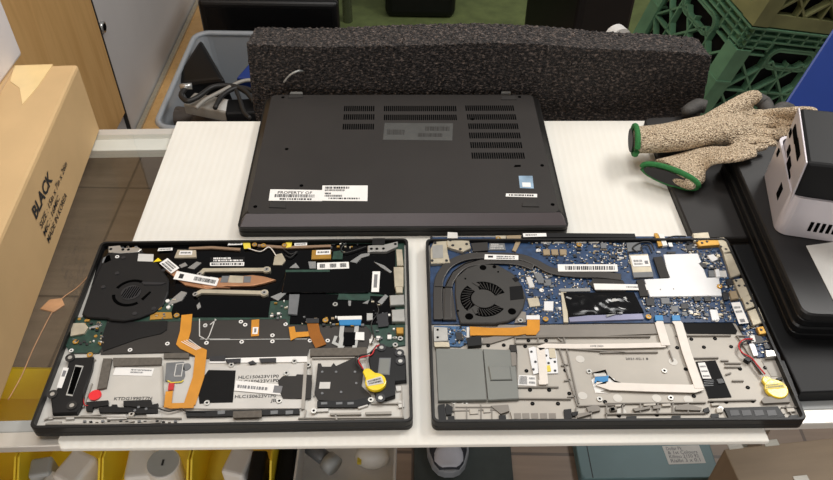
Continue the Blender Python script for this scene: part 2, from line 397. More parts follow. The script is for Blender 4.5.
# ------------------------------------------------------------------ laptops
class Lap:
    def __init__(s, root, x, y, a): s.r, s.x, s.y, s.a = root, x, y, a
    def L(s, px, py, z):
        p = at(px, py, z); dx, dy = p.x-s.x, p.y-s.y; c, t = math.cos(-s.a), math.sin(-s.a)
        return (c*dx - t*dy, t*dx + c*dy)
    def P(s, pts, z): return [s.L(x, y, z) for x, y in pts]
    def plate(s, name, pts, z0, z1, k, parent=None, inset=0, **kw):
        return MB().prism(s.P(pts, z1), z0, z1, k, inset).build(name, parent or s.r, **kw)
    def strip(s, name, pts, w, z0, z1, k, parent=None, **kw):
        zz = z1 if not isinstance(z1, (list, tuple)) else z1[0]
        return MB().ribbon(s.P(pts, zz), w, z0, z1, k).build(name, parent or s.r, **kw)
    def label(s, name, quad, z, rows=(), parent=None, paper='paper', ink='ink', label=None, th=.0003, seed=1):
        """quad: front-left, front-right, back-right, back-left in the photo. rows: (v0, v1, u0, u1, 'bar'|'dash'|text)"""
        q = [Vector(p) for p in s.P(quad, z+th)]
        m2 = MB().prism(q, z, z+th, paper)
        rr = random.Random(seed)
        def uv(u, v):
            a = q[0].lerp(q[1], u); b2 = q[3].lerp(q[2], u); return a.lerp(b2, v)
        for v0, v1, u0, u1, kind in rows:
            zt = z+th+.00012
            if kind in ('bar', 'dash'):
                u = u0; st = (u1-u0)/(46 if kind == 'bar' else 26)
                while u < u1:
                    wd = st*rr.choice((.5, .8, 1.3)) if kind == 'bar' else st*rr.choice((.7, 1.2, 1.9))
                    e = min(u+wd, u1)
                    m2.add([(*uv(u, v0), zt), (*uv(e, v0), zt), (*uv(e, v1), zt), (*uv(u, v1), zt)], [[0, 1, 2, 3]], ink)
                    u = e + st*rr.choice((.4, .6, .9))
            elif kind == 'block':
                m2.add([(*uv(u0, v0), zt), (*uv(u1, v0), zt), (*uv(u1, v1), zt), (*uv(u0, v1), zt)], [[0, 1, 2, 3]], ink)
            else:
                a, bq, c2 = uv(u0, v0), uv(u1, v0), uv(u0, v1)
                put_text(m2, kind, (*a, zt), (*(bq-a).normalized(), 0), (*(c2-a).normalized(), 0), ink, width=(bq-a).length, height=(c2-a).length)
        return m2.build(name, parent or s.r, label=label, recalc=False)
    def text(s, name, txt, p0, p1, hgt, z, k='ink_grey', parent=None):
        a, b2 = Vector(s.L(*p0, z)), Vector(s.L(*p1, z)); d = (b2-a).normalized(); m2 = MB()
        put_text(m2, txt, (*a, z), (*d, 0), (-d.y, d.x, 0), k, width=(b2-a).length, height=hgt)
        return m2.build(name, parent or s.r, recalc=False)
    def disc(s, name, px, py, r, z0, z1, k, parent=None, n=20, r2=None, **kw):
        x, y = s.L(px, py, z1); return MB().cyl(x, y, r, z0, z1, k, n, r2).build(name, parent or s.r, **kw)
    def wire(s, name, pts, r, k, parent=None, z=.011, **kw):
        pp = []
        for p in pts:
            zz = p[2] if len(p) > 2 else z
            pp.append((*s.L(p[0], p[1], zz), zz))
        return MB().tube(crom(pp), r, k, n=6).build(name, parent or s.r, **kw)
def K(ox, oy, sc=3.9667): return lambda *pts: [(ox+x/sc, oy+y/sc) for x, y in pts]
a1, a2, a3, a4 = K(20, 225), K(210, 225), K(20, 320), K(210, 320)
b1, b2, b3, b4 = K(415, 225), K(600, 225), K(415, 320), K(600, 320)

def shell(lap, W, D, floor_k, wall_k='lid_black', th=.0028, zf=.0066, zt=.013, rad=.006):
    YO = -.0015
    MB().prism(rrect(0, YO, W, D, rad), 0, .0058, wall_k, .0008).build('screen_lid', lap.r)
    out, inn = rrect(0, YO, W, D, rad), rrect(0, YO, W-2*th, D-2*th, rad-.002)
    n = len(out); m2 = MB()
    vs = [(x, y, .0062) for x, y in out] + [(x, y, zt-.0006) for x, y in out] + [(x*(1-.0006/W*2), y*(1-.0006/D*2), zt) for x, y in out] + [(x, y, zt) for x, y in inn] + [(x, y, .0062) for x, y in inn]
    fs = []
    for L in range(5):
        for i in range(n): fs.append([L*n+i, L*n+(i+1) % n, ((L+1) % 5)*n+(i+1) % n, ((L+1) % 5)*n+i])
    m2.add(vs, fs, wall_k); m2.build('base_frame', lap.r)
    MB().prism(rrect(0, YO, W-2*th, D-2*th, rad-.002), .0058, zf, floor_k).build('inner_frame', lap.r)
ZF = .0066
def screw_mesh(kr, kc, ro, h):
    m2 = MB(); m2.ring(0, 0, ro*.45, ro, 0, h, kr, 14); m2.cyl(0, 0, ro*.46, 0, h*.7, kc, 12); o = m2.build('screw'); me = o.data; bpy.data.objects.remove(o); return me
SCREW_A = screw_mesh('paper', 'hole', .0021, .0007)
SCREW_G = screw_mesh('gold', 'steel', .0028, .0012)
SCREW_D = screw_mesh('hole', 'black_plastic', .0019, .0004)
SCREW_S = screw_mesh('silver', 'hole', .0026, .001)
def screws(lap, pts, me, z, name='screw', parent=None):
    for p in pts: x, y = lap.L(p[0], p[1], z); inst(me, name, parent or lap.r, (x, y, z))

# ---- A: left opened laptop
ra = empty('opened_laptop', (-.17028, .4767, 0), 'opened black laptop at left with black fan and copper heat pipe showing', 'laptop', rz=.03786)
A = Lap(ra, -.17028, .4767, .03786)
shell(A, .331, .231, 'magnesium')
# main board and the black films over it
pcb = A.plate('motherboard', a1((330, 78)) + a2((770, 72), (775, 476)) + a4((690, 110),) + a2((620, 400), (310, 395), (300, 372), (0, 378)) + a1((520, 385), (345, 378), (245, 372)), ZF, .0082, 'pcb_green')
A.plate('insulating_film', a1((328, 80), (600, 78)) + a2((735, 74), (736, 268), (500, 266), (310, 298), (236, 302), (232, 366), (90, 366)) + a1((640, 365), (605, 290), (560, 300), (500, 340), (350, 366), (250, 362)), .0082, .0084, 'black_film', label='wide glossy black film covering most of the main board')
A.plate('insulating_film', a1((590, 105)) + a2((290, 120), (300, 190), (240, 300), (230, 365), (0, 365)) + a1((600, 365), (575, 330), (620, 230)), .0082, .0088, 'black_film', label='glossy black film over the main board')
A.plate('insulating_film', a2((330, 268), (735, 285), (735, 395), (315, 392)), .0082, .0088, 'black_film', label='glossy black film in front of the memory cover')
A.plate('insulating_film', a2((290, 105), (400, 140), (730, 110), (735, 285), (640, 268), (290, 180)), .0082, .0086, 'black_film', label='black film at the back right corner')
mem = A.plate('memory_cover', a2((298, 186), (645, 183), (628, 266), (283, 268)), .0088, .0105, 'black_film', inset=.0008)
A.label('label', a2((425, 176), (552, 172), (550, 146), (425, 150)), .0089, [(.2, .8, .08, .25, 'bar'), (.2, .8, .4, .6, 'bar'), (.2, .8, .72, .92, 'bar')], label='white barcode label behind the memory cover', seed=3)
A.label('label', a2((640, 265), (670, 265), (675, 184), (645, 184)), .0106, [(.2, .85, .25, .7, 'block')], ink='ink_grey', label='small upright white label at the end of the memory cover')
A.plate('edge_connector', a2((315, 275), (355, 275), (345, 355), (310, 352)), .0088, .0108, 'chip_grey')
A.plate('circuit_strip', a2((300, 178), (475, 176), (475, 190), (300, 192)), .0088, .0094, 'pcb_green')
A.plate('circuit_strip', a2((512, 272), (635, 278), (635, 300), (505, 295)), .0088, .0094, 'pcb_green')
A.label('printed_panel', a2((0, 162), (135, 162), (138, 126), (0, 128)), .0089, [(.75, .95, .1, .6, 'dash'), (.5, .68, .1, .95, 'dash')], paper='black_matte', ink='paper', label='black panel with white print', seed=5)
A.label('label', a2((0, 162), (135, 162), (136, 147), (0, 149)), .0093, [(.25, .75, .04, .96, 'dash')], label='thin white strip label under the black panel', seed=6)
# fan
fan = A.plate('fan', a1((345, 112), (400, 95), (470, 96), (530, 130), (570, 185), (590, 215), (588, 265), (568, 315), (530, 345), (470, 368), (410, 380), (360, 376), (345, 370), (262, 366), (245, 352), (280, 250)), ZF, .0118, 'fan_black', inset=.0008)
hx, hy = A.L(*a1((440, 268))[0], .012)
g = MB(); g.cyl(hx, hy, .0098, .0118, .0123, 'chip_black', 28)
for i in range(-3, 4):
    hh = math.sqrt(max(0, .0085**2-(i*.0023)**2)); g.box(hx+i*.0023, hy, .0124, .0009, 2*hh, .0004, 'hole', rz=-.25)
g.build('hub', fan)
for (aa, ab, rr) in ((.7*math.pi/2, 1.75*math.pi/2, .0165), (2.1*math.pi/2, 3.4*math.pi/2, .0168)):
    MB().ring(hx, hy, rr-.0016, rr+.0016, .0118, .0121, 'hole', 20, aa, ab).build('vent_slot', fan)
A.plate('fan_strut', a1((485, 225), (580, 228), (560, 236), (490, 236)), .0118, .0126, 'chip_black', fan)
A.plate('fan_strut', a1((480, 292), (515, 262), (520, 266), (488, 298)), .0118, .0123, 'hole', fan)
for px in a1((385, 190), (410, 128), (570, 178), (530, 330), (455, 350), (330, 245)): A.disc('fan_boss', px[0], px[1], .0022, .0118, .0124, 'chip_black', fan)
A.label('sticker', a1((466, 143), (528, 145), (530, 116), (470, 114)), .0119, parent=fan, paper='paper_dim', label='small pale grey sticker on the fan')
o = A.plate('warning_triangle', a1((528, 147), (562, 142), (548, 130)), .0119, .0122, 'yellow_tape', fan, label='small yellow warning triangle')
screws(A, a1((386, 127)), SCREW_A, .0119, parent=fan)
# heat pipe
hp = MB()
pts = A.P(a1((585, 165), (625, 195), (665, 225), (740, 240)) + a2((170, 217)), .0112)
hp.ribbon(pts, .0085, .0088, .0108, 'copper')
hp.prism(A.P(a1((720, 215)) + a2((170, 197), (215, 203), (262, 216), (215, 230), (170, 240), (0, 243)) + a1((833, 248), (720, 245)), .0114), .0088, .0114, 'copper', .0006)
hpo = hp.build('heat_pipe', ra, bevel=.0005)
A.plate('thermal_pad', a2((72, 228), (130, 230), (132, 202), (78, 200)), .0114, .0117, 'nickel', hpo)
A.plate('thermal_pad', a2((40, 228), (70, 228), (76, 202), (48, 202)), .0114, .0116, 'chip_grey', hpo); A.plate('thermal_pad', a2((132, 228), (160, 228), (164, 203), (134, 203)), .0114, .0116, 'chip_grey', hpo)
for nm, pp in (('clamp_arm', a1((712, 195), (730, 178)) + a2((225, 176))), ('clamp_arm', a1((695, 275), (720, 262)) + a2((215, 268)))):
    c = A.strip(nm, pp, .0048, .0088, .0112, 'nickel', hpo)
    e = pp[-1]; A.disc('clamp_end', e[0], e[1], .0042, .0088, .0114, 'nickel', hpo)
    for t in (pp[0], pp[-1]): x, y = A.L(t[0], t[1], .0116); inst(SCREW_S, 'screw', hpo, (x, y, .0112))
A.label('label', a1((600, 192), (632, 170), (585, 131), (553, 152)), .0119, [(.1, .9, .1, .3, 'bar'), (.15, .85, .45, .6, 'dash'), (.15, .85, .7, .82, 'dash')], parent=hpo, label='tilted white label at the left end of the heat pipe', seed=8)
A.label('label', a1((608, 214), (778, 242), (790, 214), (622, 182)), .012, [(.2, .75, .1, .2, 'block'), (.25, .75, .45, .95, 'bar')], parent=hpo, label='long white barcode label across the heat pipe', seed=9)
A.label('label', a2((0, 232), (28, 236), (32, 210), (0, 205)), .0117, [(.3, .6, .2, .8, 'dash')], parent=hpo, seed=10)
# silvery crumpled tape bits
for pp in (a1((665, 170), (700, 145), (720, 150), (690, 175)), a1((630, 160), (655, 148), (665, 160), (640, 170)), a1((585, 320), (600, 295), (640, 262), (662, 268), (640, 300)), a1((700, 320), (712, 305), (718, 325), (705, 335)), a2((240, 285), (300, 260), (305, 268), (270, 300)), a2((315, 170), (340, 150), (355, 170)), a2((390, 145), (420, 145), (420, 172), (395, 172)), a2((555, 145), (600, 115), (635, 110), (630, 122), (600, 130), (580, 150)), a2((650, 145), (690, 160), (722, 185), (715, 190), (680, 168)), a2((665, 305), (695, 275), (706, 282), (680, 315)), a2((548, 300), (560, 300), (558, 320), (550, 320)), a2((605, 310), (632, 296), (625, 312))):
    A.plate('foil_tape', pp, .0088, .0096, 'steel')
# hinges
for pp, lx in ((a1((350, 85), (395, 80), (400, 92), (470, 88), (482, 95), (470, 106), (400, 112), (350, 108)), 0), (a2((625, 82), (700, 75), (745, 65), (745, 85), (700, 104), (625, 104)), 1)):
    h = A.plate('hinge', pp, .0082, .0122, 'silver', inset=.0005)
    for q in ([a1((408, 97))[0], a1((430, 97))[0], a1((360, 95))[0]] if not lx else [a2((640, 94))[0], a2((662, 94))[0], a2((688, 93))[0], a2((735, 75))[0]]):
        A.disc('hinge_hole', q[0], q[1], .0016, .0122, .0124, 'hole', h)
A.plate('hinge_cap', a2((645, 52), (695, 52), (692, 78), (643, 78)), .0105, .0128, 'black_plastic', label='black cap over the right hinge')
A.plate('corner_bracket', a1((330, 130), (355, 118), (362, 140), (340, 150), (325, 150)), .0082, .0118, 'chip_grey')
# antenna strip, tabs
A.strip('antenna_strip', a1((670, 92), (760, 88)) + a2((120, 96),), .0034, .0088, .0104, 'brown_strip')
A.strip('antenna_strip', a2((190, 80), (300, 88), (480, 82)), .0034, .0088, .0104, 'brown_strip')
for pp in (a2((130, 68), (158, 66), (162, 92), (135, 94)), a2((300, 64), (326, 64), (322, 86), (302, 90))): A.plate('yellow_tab', pp, .0104, .0109, 'yellow_tab')
screws(A, a2((177, 80), (212, 83), (296, 82)), SCREW_G, .0104)
for pp in (a1((545, 103), (605, 100), (605, 90), (550, 92)), a2((70, 80), (128, 78), (130, 68), (75, 70)), a2((335, 72), (385, 70), (385, 80), (335, 82))): A.label('label', pp, .0104, [(.3, .7, .1, .9, 'dash')], seed=11)
con = A.plate('display_connector', a1((612, 130), (700, 128), (698, 100), (625, 98)), .0088, .0108, 'nickel'); A.label('label', a1((630, 118), (682, 118), (684, 102), (635, 102)), .0108, [(.3, .7, .1, .9, 'dash')], parent=con, seed=12)
con = A.plate('display_connector', a2((402, 135), (480, 133), (480, 98), (405, 100)), .0088, .0106, 'gold'); A.label('label', a2((420, 118), (478, 116), (478, 98), (422, 100)), .0107, [(.3, .7, .1, .9, 'dash')], parent=con, seed=13)
A.plate('display_connector', a2((485, 135), (525, 135), (528, 100), (490, 105)), .0088, .0102, 'pcb_green')
A.plate('shielding_can', a2((250, 158), (285, 158), (300, 140), (285, 112), (258, 118)), .0088, .0098, 'nickel')
A.wire('antenna_wire', [p + (.0105,) for p in a2((150, 92), (200, 105), (235, 88), (262, 122))], .0006, 'cable_white')
A.wire('antenna_wire', [p + (.0105,) for p in a2((290, 95), (320, 115), (345, 105), (320, 128), (300, 120))], .0006, 'cable_dark')
A.wire('antenna_wire', [p + (.0105,) for p in a2((540, 70), (520, 95), (540, 110), (620, 85))], .0007, 'cable_dark')
A.wire('speaker_wire', [p + (.0105,) for p in a2((660, 310), (668, 345), (640, 390), (650, 440), (640, 470))], .0006, 'cable_dark')
# ports on the right side
for pp, nm, k in ((a2((738, 95), (762, 95), (768, 160), (742, 160)), 'port_bracket', 'nickel'), (a2((728, 165), (768, 165), (768, 245), (732, 245)), 'video_port', 'nickel'), (a2((712, 278), (770, 275), (772, 315), (714, 318)), 'usb_port', 'silver'), (a2((720, 335), (772, 332), (774, 382), (722, 382)), 'usb_port', 'silver'), (a2((738, 405), (768, 405), (768, 430), (740, 430)), 'audio_jack', 'gold'), (a2((735, 245), (765, 245), (765, 268), (738, 268)), 'port_bracket', 'nickel')):
    o = A.plate(nm, pp, .0082, .0122, k, inset=.0006)
A.plate('socket', a2((660, 355), (705, 345), (708, 400), (668, 405)), .0088, .0104, 'chip_black')
A.plate('socket', a2((622, 350), (645, 350), (645, 375), (622, 378)), .0088, .0104, 'ribbon_grey')
screws(A, a2((755, 452), (497, 316)), SCREW_S, .009)
screws(A, a2((458, 380)), SCREW_G, .0092)
for p in a2((668, 448), (712, 443), (640, 460)): A.plate('plug', [(p[0]-2, p[1]-2), (p[0]+2, p[1]-2), (p[0]+2, p[1]+2), (p[0]-2, p[1]+2)], .0082, .0098, 'white_plastic')
# middle dark plate
mp = A.plate('keyboard_plate', a1((345, 385), (590, 372), (690, 375)) + a2((310, 372), (330, 395), (480, 400), (620, 402)) + a4((650, 20), (625, 110), (395, 110), (385, 143), (0, 148)) + a3((750, 152), (590, 128), (320, 135), (312, 100)), ZF, .008, 'dark_plate')
A.plate('raised_flap', a1((345, 385), (585, 380), (582, 415), (560, 430), (470, 450), (330, 500)) + a3((318, 90),), .008, .0088, 'black_plastic', mp, label='blackish raised flap on the left of the plate')
for pp in (a1((712, 372), (712, 440), (740, 455), (750, 440), (775, 372)),): A.strip('etched_line', pp, .0009, .008, .0083, 'paper_dim', mp)
A.strip('etched_line', a2((0, 395), (25, 375)), .0009, .008, .0083, 'paper_dim', mp)
A.strip('etched_line', a4((0, 78), (200, 76), (385, 75)), .0007, .008, .0083, 'ribbon_grey', mp)
A.strip('etched_line', a3((715, 75), (833, 75)), .0007, .008, .0083, 'ribbon_grey', mp)
screws(A, a1((477, 392), (735, 400)) + a3((437, 120), (585, 95), (735, 22), (740, 92)) + a4((140, 20), (300, 18), (126, 88), (248, 86), (397, 83), (467, 83), (123, 8), (248, 62)), SCREW_A, .008, parent=mp)
A.plate('foam_bar', a4((397, 112), (622, 108), (622, 140), (397, 142)), ZF, .0096, 'foam_strip', label='dark grey foam bar')
# left small board
io = A.plate('side_board', a1((215, 365), (262, 368), (345, 378), (330, 476)) + a3((312, 130), (200, 130), (180, 100)), ZF, .0084, 'pcb_green', label='small green board at the left edge')
A.plate('card_slot', a1((205, 390), (255, 388), (270, 405), (255, 430), (200, 440)), .0084, .0104, 'nickel', io)
for pp in a1((262, 378), (235, 372), (300, 440)): A.disc('solder_joint', pp[0], pp[1], .0016, .0084, .009, 'gold', io)
A.strip('foil_tape', a1((275, 410), (325, 395)), .003, .0084, .0088, 'steel', io)
for q in a3((255, 85), (240, 92), (265, 95)): A.plate('chip', [(q[0]-1.3, q[1]-1), (q[0]+1.3, q[1]-1), (q[0]+1.3, q[1]+1), (q[0]-1.3, q[1]+1)], .0084, .0092, 'chip_black', io)
screws(A, a3((222, 88), (278, 140)), SCREW_G, .0088); screws(A, a3((204, 122)), SCREW_A, .0088)
bl = A.plate('connector_board', a1((520, 345), (600, 345), (605, 370), (515, 375)), .0082, .0092, 'gold'); 
A.plate('connector_board', a1((545, 318), (600, 290), (608, 318), (600, 345), (530, 345)), .0082, .0094, 'pcb_green'); screws(A, a1((552, 330)), SCREW_G, .0094)
screws(A, a1((622, 360)), SCREW_G, .0089)
for p in a1((585, 300), (588, 325)): A.disc('plug', p[0], p[1], .002, .0094, .0112, 'white_plastic')
# orange flat cables
A.strip('flat_cable', a1((662, 355), (656, 420), (643, 466)) + a3((652, 98), (718, 130), (708, 225), (672, 335)), .0105, .0083, .0092, 'kapton', label='long orange flat cable folded twice')
A.strip('flat_cable', a3((690, 338), (600, 340), (578, 335)), .0055, .0086, .0094, 'kapton', label='orange flat cable end running left'); A.strip('flat_cable', a3((585, 345), (592, 282)), .0065, .0087, .0096, 'kapton', label='short upright orange cable to the dark red plug')
A.plate('plug', a3((586, 278), (608, 276), (612, 250), (590, 250)), .0088, .01, 'wire_red', label='dark red plug')
for dx in (0, 10, 20, 30): A.strip('trace', a3((640+dx, 85-dx*.3), (700+dx*.6, 118-dx*.2)), .0006, .0093, .00945, 'paper')
A.strip('flat_cable', a2((180, 375), (178, 440)), .0075, .0081, .0088, 'kapton', label='short orange cable beside the round screws'); A.label('label', a2((168, 432), (188, 432), (192, 405), (170, 405)), .0089, [(.2, .8, .3, .7, 'block')], seed=3, ink='ink_grey')
A.strip('flat_cable', a2((405, 375), (415, 430), (440, 480)), .011, .009, .0098, 'kapton_dark', label='dark amber flat cable bending to the right')
A.plate('flat_cable', a2((312, 405), (335, 402), (340, 425), (395, 422), (400, 440), (345, 445), (320, 458)), .0088, .0094, 'kapton', label='orange cable end with stepped outline')
A.plate('latch', a2((380, 370), (432, 370), (432, 388), (382, 388)), .0088, .0106, 'chip_black')
A.plate('blue_plug', a2((512, 376), (600, 374), (598, 396), (514, 396)), .009, .0106, 'connector_blue', label='wide blue plug'); A.plate('latch', a2((505, 362), (602, 360), (602, 374), (508, 376)), .0088, .0108, 'white_plastic', label='white latch behind the blue plug')
for x0 in (525, 583): A.strip('ribbon_cable', a2((x0, 396), (x0-5, 440)) + a4((x0-3, 75), (x0-10, 110)), .0042, .0083, .0092, 'ribbon_grey')
A.strip('ribbon_cable', a2((500, 440)) + a4((490, 90), (530, 108)), .003, .0083, .009, 'ribbon_grey')
A.plate('cable_guard', a2((530, 425), (578, 425)) + a4((575, 100), (530, 100)), .0081, .0093, 'black_film')
A.label('label', a4((575, 78), (612, 80), (612, 48), (578, 48)), .0094, [], label='small square white label beside the ribbon cables')
# front bay
A.plate('white_strip', a3((750, 153)) + a4((385, 143), (386, 166), (0, 170)) + a3((752, 172),), ZF, .0078, 'paper', label='white strip along the dark plate')
for pp in (a4((60, 155), (122, 152), (120, 168), (66, 170)), a4((195, 152), (262, 150), (262, 166), (200, 168)), a3((750, 145), (815, 140), (812, 160), (752, 160))): A.plate('clip', pp, .0078, .009, 'chip_black')
bay = A.plate('battery_bay', a3((350, 150), (570, 150), (575, 345), (250, 350), (270, 310)), ZF, .0071, 'magnesium', label='pale empty tray')
A.plate('foam_strip', a3((368, 150), (562, 148), (560, 176), (370, 182)), .0071, .0095, 'foam_strip'); A.plate('foam_strip', a3((330, 152), (365, 152), (342, 268), (305, 275)), .0071, .0095, 'foam_strip')
A.plate('foam_strip', a3((570, 132), (670, 130), (670, 150), (570, 150)), .0071, .0092, 'foam_strip')
A.label('label', a3((368, 218), (522, 222), (532, 192), (380, 186)), .0072, [(.62, .8, .42, .95, 'dash'), (.3, .5, .42, .75, 'dash')], ink='ink_grey', label='white label in the empty tray', seed=15)
A.text('stamped_text', 'KTDG1990T7N', a3((372, 318))[0], a3((522, 316))[0], .0033, .0073, 'ink')
A.disc('red_sticker', *a3((297, 297))[0], .0055, .0074, .0088, 'red', label='round red sticker')
# touch pad back
tp_ = A.plate('touchpad', a3((575, 168), (690, 165), (730, 190)) + a4((380, 170), (370, 350), (0, 352)) + a3((655, 350), (600, 345)), ZF, .0078, 'touch_metal')
A.plate('slot_plate', a3((580, 170), (650, 165), (655, 220), (640, 250), (575, 240)), .0078, .0086, 'chip_grey', tp_, label='grey metal plate with a framed chip')
A.strip('etched_line', a3((612, 220), (620, 175), (648, 172), (640, 222), (612, 222)), .0008, .0086, .009, 'paper_dim', tp_)
A.strip('etched_line', a3((585, 240), (600, 248), (640, 245), (648, 238)), .001, .0086, .0092, 'yellow_tab', tp_)
A.disc('stud', *a3((660, 185))[0], .004, .0078, .0086, 'chip_grey', tp_)
A.plate('black_pad', a3((748, 198)) + a4((102, 200), (90, 326), (0, 328)) + a3((712, 332), (706, 275), (725, 230)), .0078, .0083, 'black_matte', tp_, label='square matte black pad')
A.plate('grey_pad', a4((290, 222), (340, 222), (345, 215), (405, 218), (400, 312), (290, 310), (275, 285), (270, 240)), .0078, .0088, 'rubber', tp_, label='dark grey pad')
for i, (p0, p1, tx) in enumerate(((a4((112, 233))[0], a4((272, 228))[0], 'HLC150623V1P0'), (a4((105, 252))[0], a4((272, 245))[0], 'KLC150623V1P0'), (a4((98, 310))[0], a4((262, 306))[0], 'HLC150623V1P0'), (a4((240, 325))[0], a4((262, 325))[0], 'JB'))):
    A.text('stamped_text', tx, p0, p1, .0034, .008, 'ink', tp_)
A.label('label', a4((96, 280), (296, 298), (306, 258), (102, 240)), .0084, [(.3, .6, .05, .65, 'dash'), (.15, .85, .76, .92, 'block')], parent=tp_, ink='ink_grey', label='tilted white strip label on the touchpad plate', seed=17)
A.text('stamped_text', 'RLE', a3((680, 318))[0], a3((705, 305))[0], .003, .008, 'ink', tp_)
screws(A, a4((85, 180), (303, 212), (275, 322)) + a3((742, 330),), SCREW_S, .0079, parent=tp_)
A.strip('guide_rail', a4((380, 170), (368, 352)), .003, .0078, .0092, 'magnesium_dark')
A.plate('clip', a4((150, 168), (170, 160), (185, 172), (160, 176)), .0078, .009, 'chip_black'); screws(A, a4((335, 165), (390, 180)), SCREW_S, .008)
# front clips
for pp in (a3((262, 325), (350, 318), (350, 338), (290, 345), (285, 360), (262, 358)), a3((310, 345), (362, 342), (365, 335), (385, 335), (385, 345), (450, 348), (450, 365), (315, 365)), a3((410, 320), (520, 316), (525, 335), (548, 330), (545, 350), (410, 340)), a3((452, 350), (545, 350), (545, 368), (455, 370))): A.plate('latch_bar', pp, .0071, .0098, 'black_plastic')
for q in a3((455, 358), (500, 352), (470, 345)): A.disc('latch_pin', q[0], q[1], .0012, .0098, .0104, 'chip_grey')
A.wire('speaker_wire', [p + (.0095,) for p in a3((550, 350), (590, 362), (640, 352), (660, 362), (735, 365))], .0007, 'cable_dark')
A.wire('speaker_wire', [p + (.0095,) for p in a3((250, 300), (255, 335), (270, 340))], .0005, 'wire_red')
lb = A.plate('latch_bar', a3((655, 360)) + a4((355, 352), (355, 372), (0, 382)) + a3((660, 382),), ZF, .0092, 'black_plastic', label='long black bar along the front edge')
for x0 in (30, 240, 300): A.plate('latch_slot', a4((x0, 360), (x0+30, 358), (x0+28, 372), (x0, 374)), .0092, .0096, 'chip_grey', lb)
A.plate('foam_strip', a4((92, 362), (205, 358), (205, 385), (90, 388)), .0092, .0102, 'foam_strip', label='brown grey foam strip on the front bar')
for pp in (a3((100, 408), (130, 402), (165, 402), (160, 410), (110, 413)), a3((330, 405), (420, 398), (455, 400), (430, 408), (340, 412)), a3((480, 404), (560, 396), (555, 406), (490, 412))): A.plate('spring_clip', pp, ZF, .0082, 'magnesium_dark')
for pp in (a4((475, 368), (600, 366), (600, 374), (478, 376)), a4((615, 365), (720, 362), (720, 372), (618, 374)), a4((500, 372), (506, 395), (500, 396), (494, 374))): A.plate('spring_clip', pp, ZF, .009, 'magnesium_dark')
screws(A, a3((443, 375)) + a4((412, 362), (638, 318), (735, 100)), SCREW_S, .0085)
# speakers
for pts, nm, drv in ((a3((128, 372), (122, 312), (135, 290), (180, 220), (192, 165), (215, 148), (292, 145), (285, 190), (252, 290), (248, 330), (225, 368)), 'left speaker', a3((182, 298), (208, 302), (252, 182), (220, 178))), (a4((628, 150), (640, 118), (690, 100), (725, 108), (748, 118), (775, 140), (780, 240), (735, 245), (735, 300), (700, 312), (655, 300)), 'right speaker', a4((665, 215), (712, 218), (718, 150), (672, 150)))):
    sp = A.plate('speaker', pts, ZF, .0112, 'black_plastic', inset=.0008, label='black '+nm+' housing')
    A.plate('speaker_rim', drv, .0112, .0116, 'ribbon_grey' if nm[0] == 'l' else 'chip_grey', sp)
    cx = sum(q[0] for q in drv)/4; cy = sum(q[1] for q in drv)/4
    A.plate('speaker_cone', [(cx+(q[0]-cx)*.82, cy+(q[1]-cy)*.9) for q in drv], .0116, .0118, 'hole' if nm[0] == 'l' else 'slot_grey', sp)
    for q in (a3((205, 338), (128, 293), (198, 148)) if nm[0] == 'l' else a4((680, 108), (752, 130), (755, 162), (676, 308))):
        A.disc('rubber_grommet', q[0], q[1], .0044, .0112, .0122, 'rubber' if nm[0] == 'l' else 'chip_black', sp); A.disc('grommet_hole', q[0], q[1], .002, .0122, .0124, 'silver', sp)
    if nm[0] == 'l': A.label('label', a3((145, 268), (165, 270), (193, 190), (172, 188)), .0113, [(.55, .85, .2, .8, 'block')], parent=sp, ink='ink_grey', label='upright white label on the left speaker')
# smart card slot plastic
cs = A.plate('card_cage', a4((428, 172), (440, 172), (445, 185), (480, 185), (490, 170), (500, 182), (575, 148), (592, 160), (610, 195), (600, 260), (640, 300), (610, 328), (430, 318), (415, 290)), ZF, .0092, 'rubber', label='dark grey plastic card cage')
A.plate('label', a4((432, 272), (475, 272), (478, 246), (436, 246)), .0092, .0095, 'paper_dim', cs)
for q in a4((445, 205), (580, 250), (500, 205), (445, 290), (575, 205), (520, 285)): A.disc('rivet', q[0], q[1], .0012, .0092, .0097, 'chip_grey', cs)
lb = A.plate('latch_bar', a4((425, 322), (575, 318), (630, 305), (630, 330), (580, 345), (425, 345)), .0071, .0094, 'black_plastic'); 
for x0 in (440, 500, 545): A.plate('latch_slot', a4((x0, 326), (x0+25, 325), (x0+25, 334), (x0, 335)), .0094, .0097, 'chip_grey', lb)
# coin cell
def coin_cell(lap, c, rx, tab, z, seed):
    x, y = lap.L(*c, z+.004); tx, ty = lap.L(*tab, z+.004)
    m2 = MB(); m2.cyl(x, y, rx, z, z+.0036, 'yellow_tape', 30, rx*.97)
    d = Vector((tx-x, ty-y)); L = d.length; d.normalize(); n2 = Vector((-d.y, d.x)); c0 = Vector((x, y))
    m2.prism([c0+n2*rx*.72, c0+d*L+n2*rx*.36, c0+d*(L+.002), c0+d*L-n2*rx*.36, c0-n2*rx*.72], z, z+.0034, 'yellow_tape')
    o = m2.build('coin_cell', lap.r, bevel=.0007, label='yellow wrapped coin cell battery'); 
    return o
cc = coin_cell(A, a4((657, 242))[0], .0098, a4((618, 196))[0], .0112, 1)
A.label('label', a4((625, 262), (690, 250), (680, 222), (620, 240)), .0149, [(.2, .45, .1, .9, 'dash'), (.58, .82, .1, .9, 'dash')], parent=cc, label='pale label on the yellow cell', paper='paper_dim', seed=4)
A.wire('battery_wire', [p + (.0125,) for p in a4((608, 195), (590, 165), (600, 148), (640, 138), (655, 110), (672, 98))], .0007, 'wire_red', label='red wire of the coin cell')
A.wire('battery_wire', [p + (.0125,) for p in a4((602, 196), (580, 168), (592, 142), (632, 132), (662, 100))], .0007, 'cable_dark', label='black wire of the coin cell')
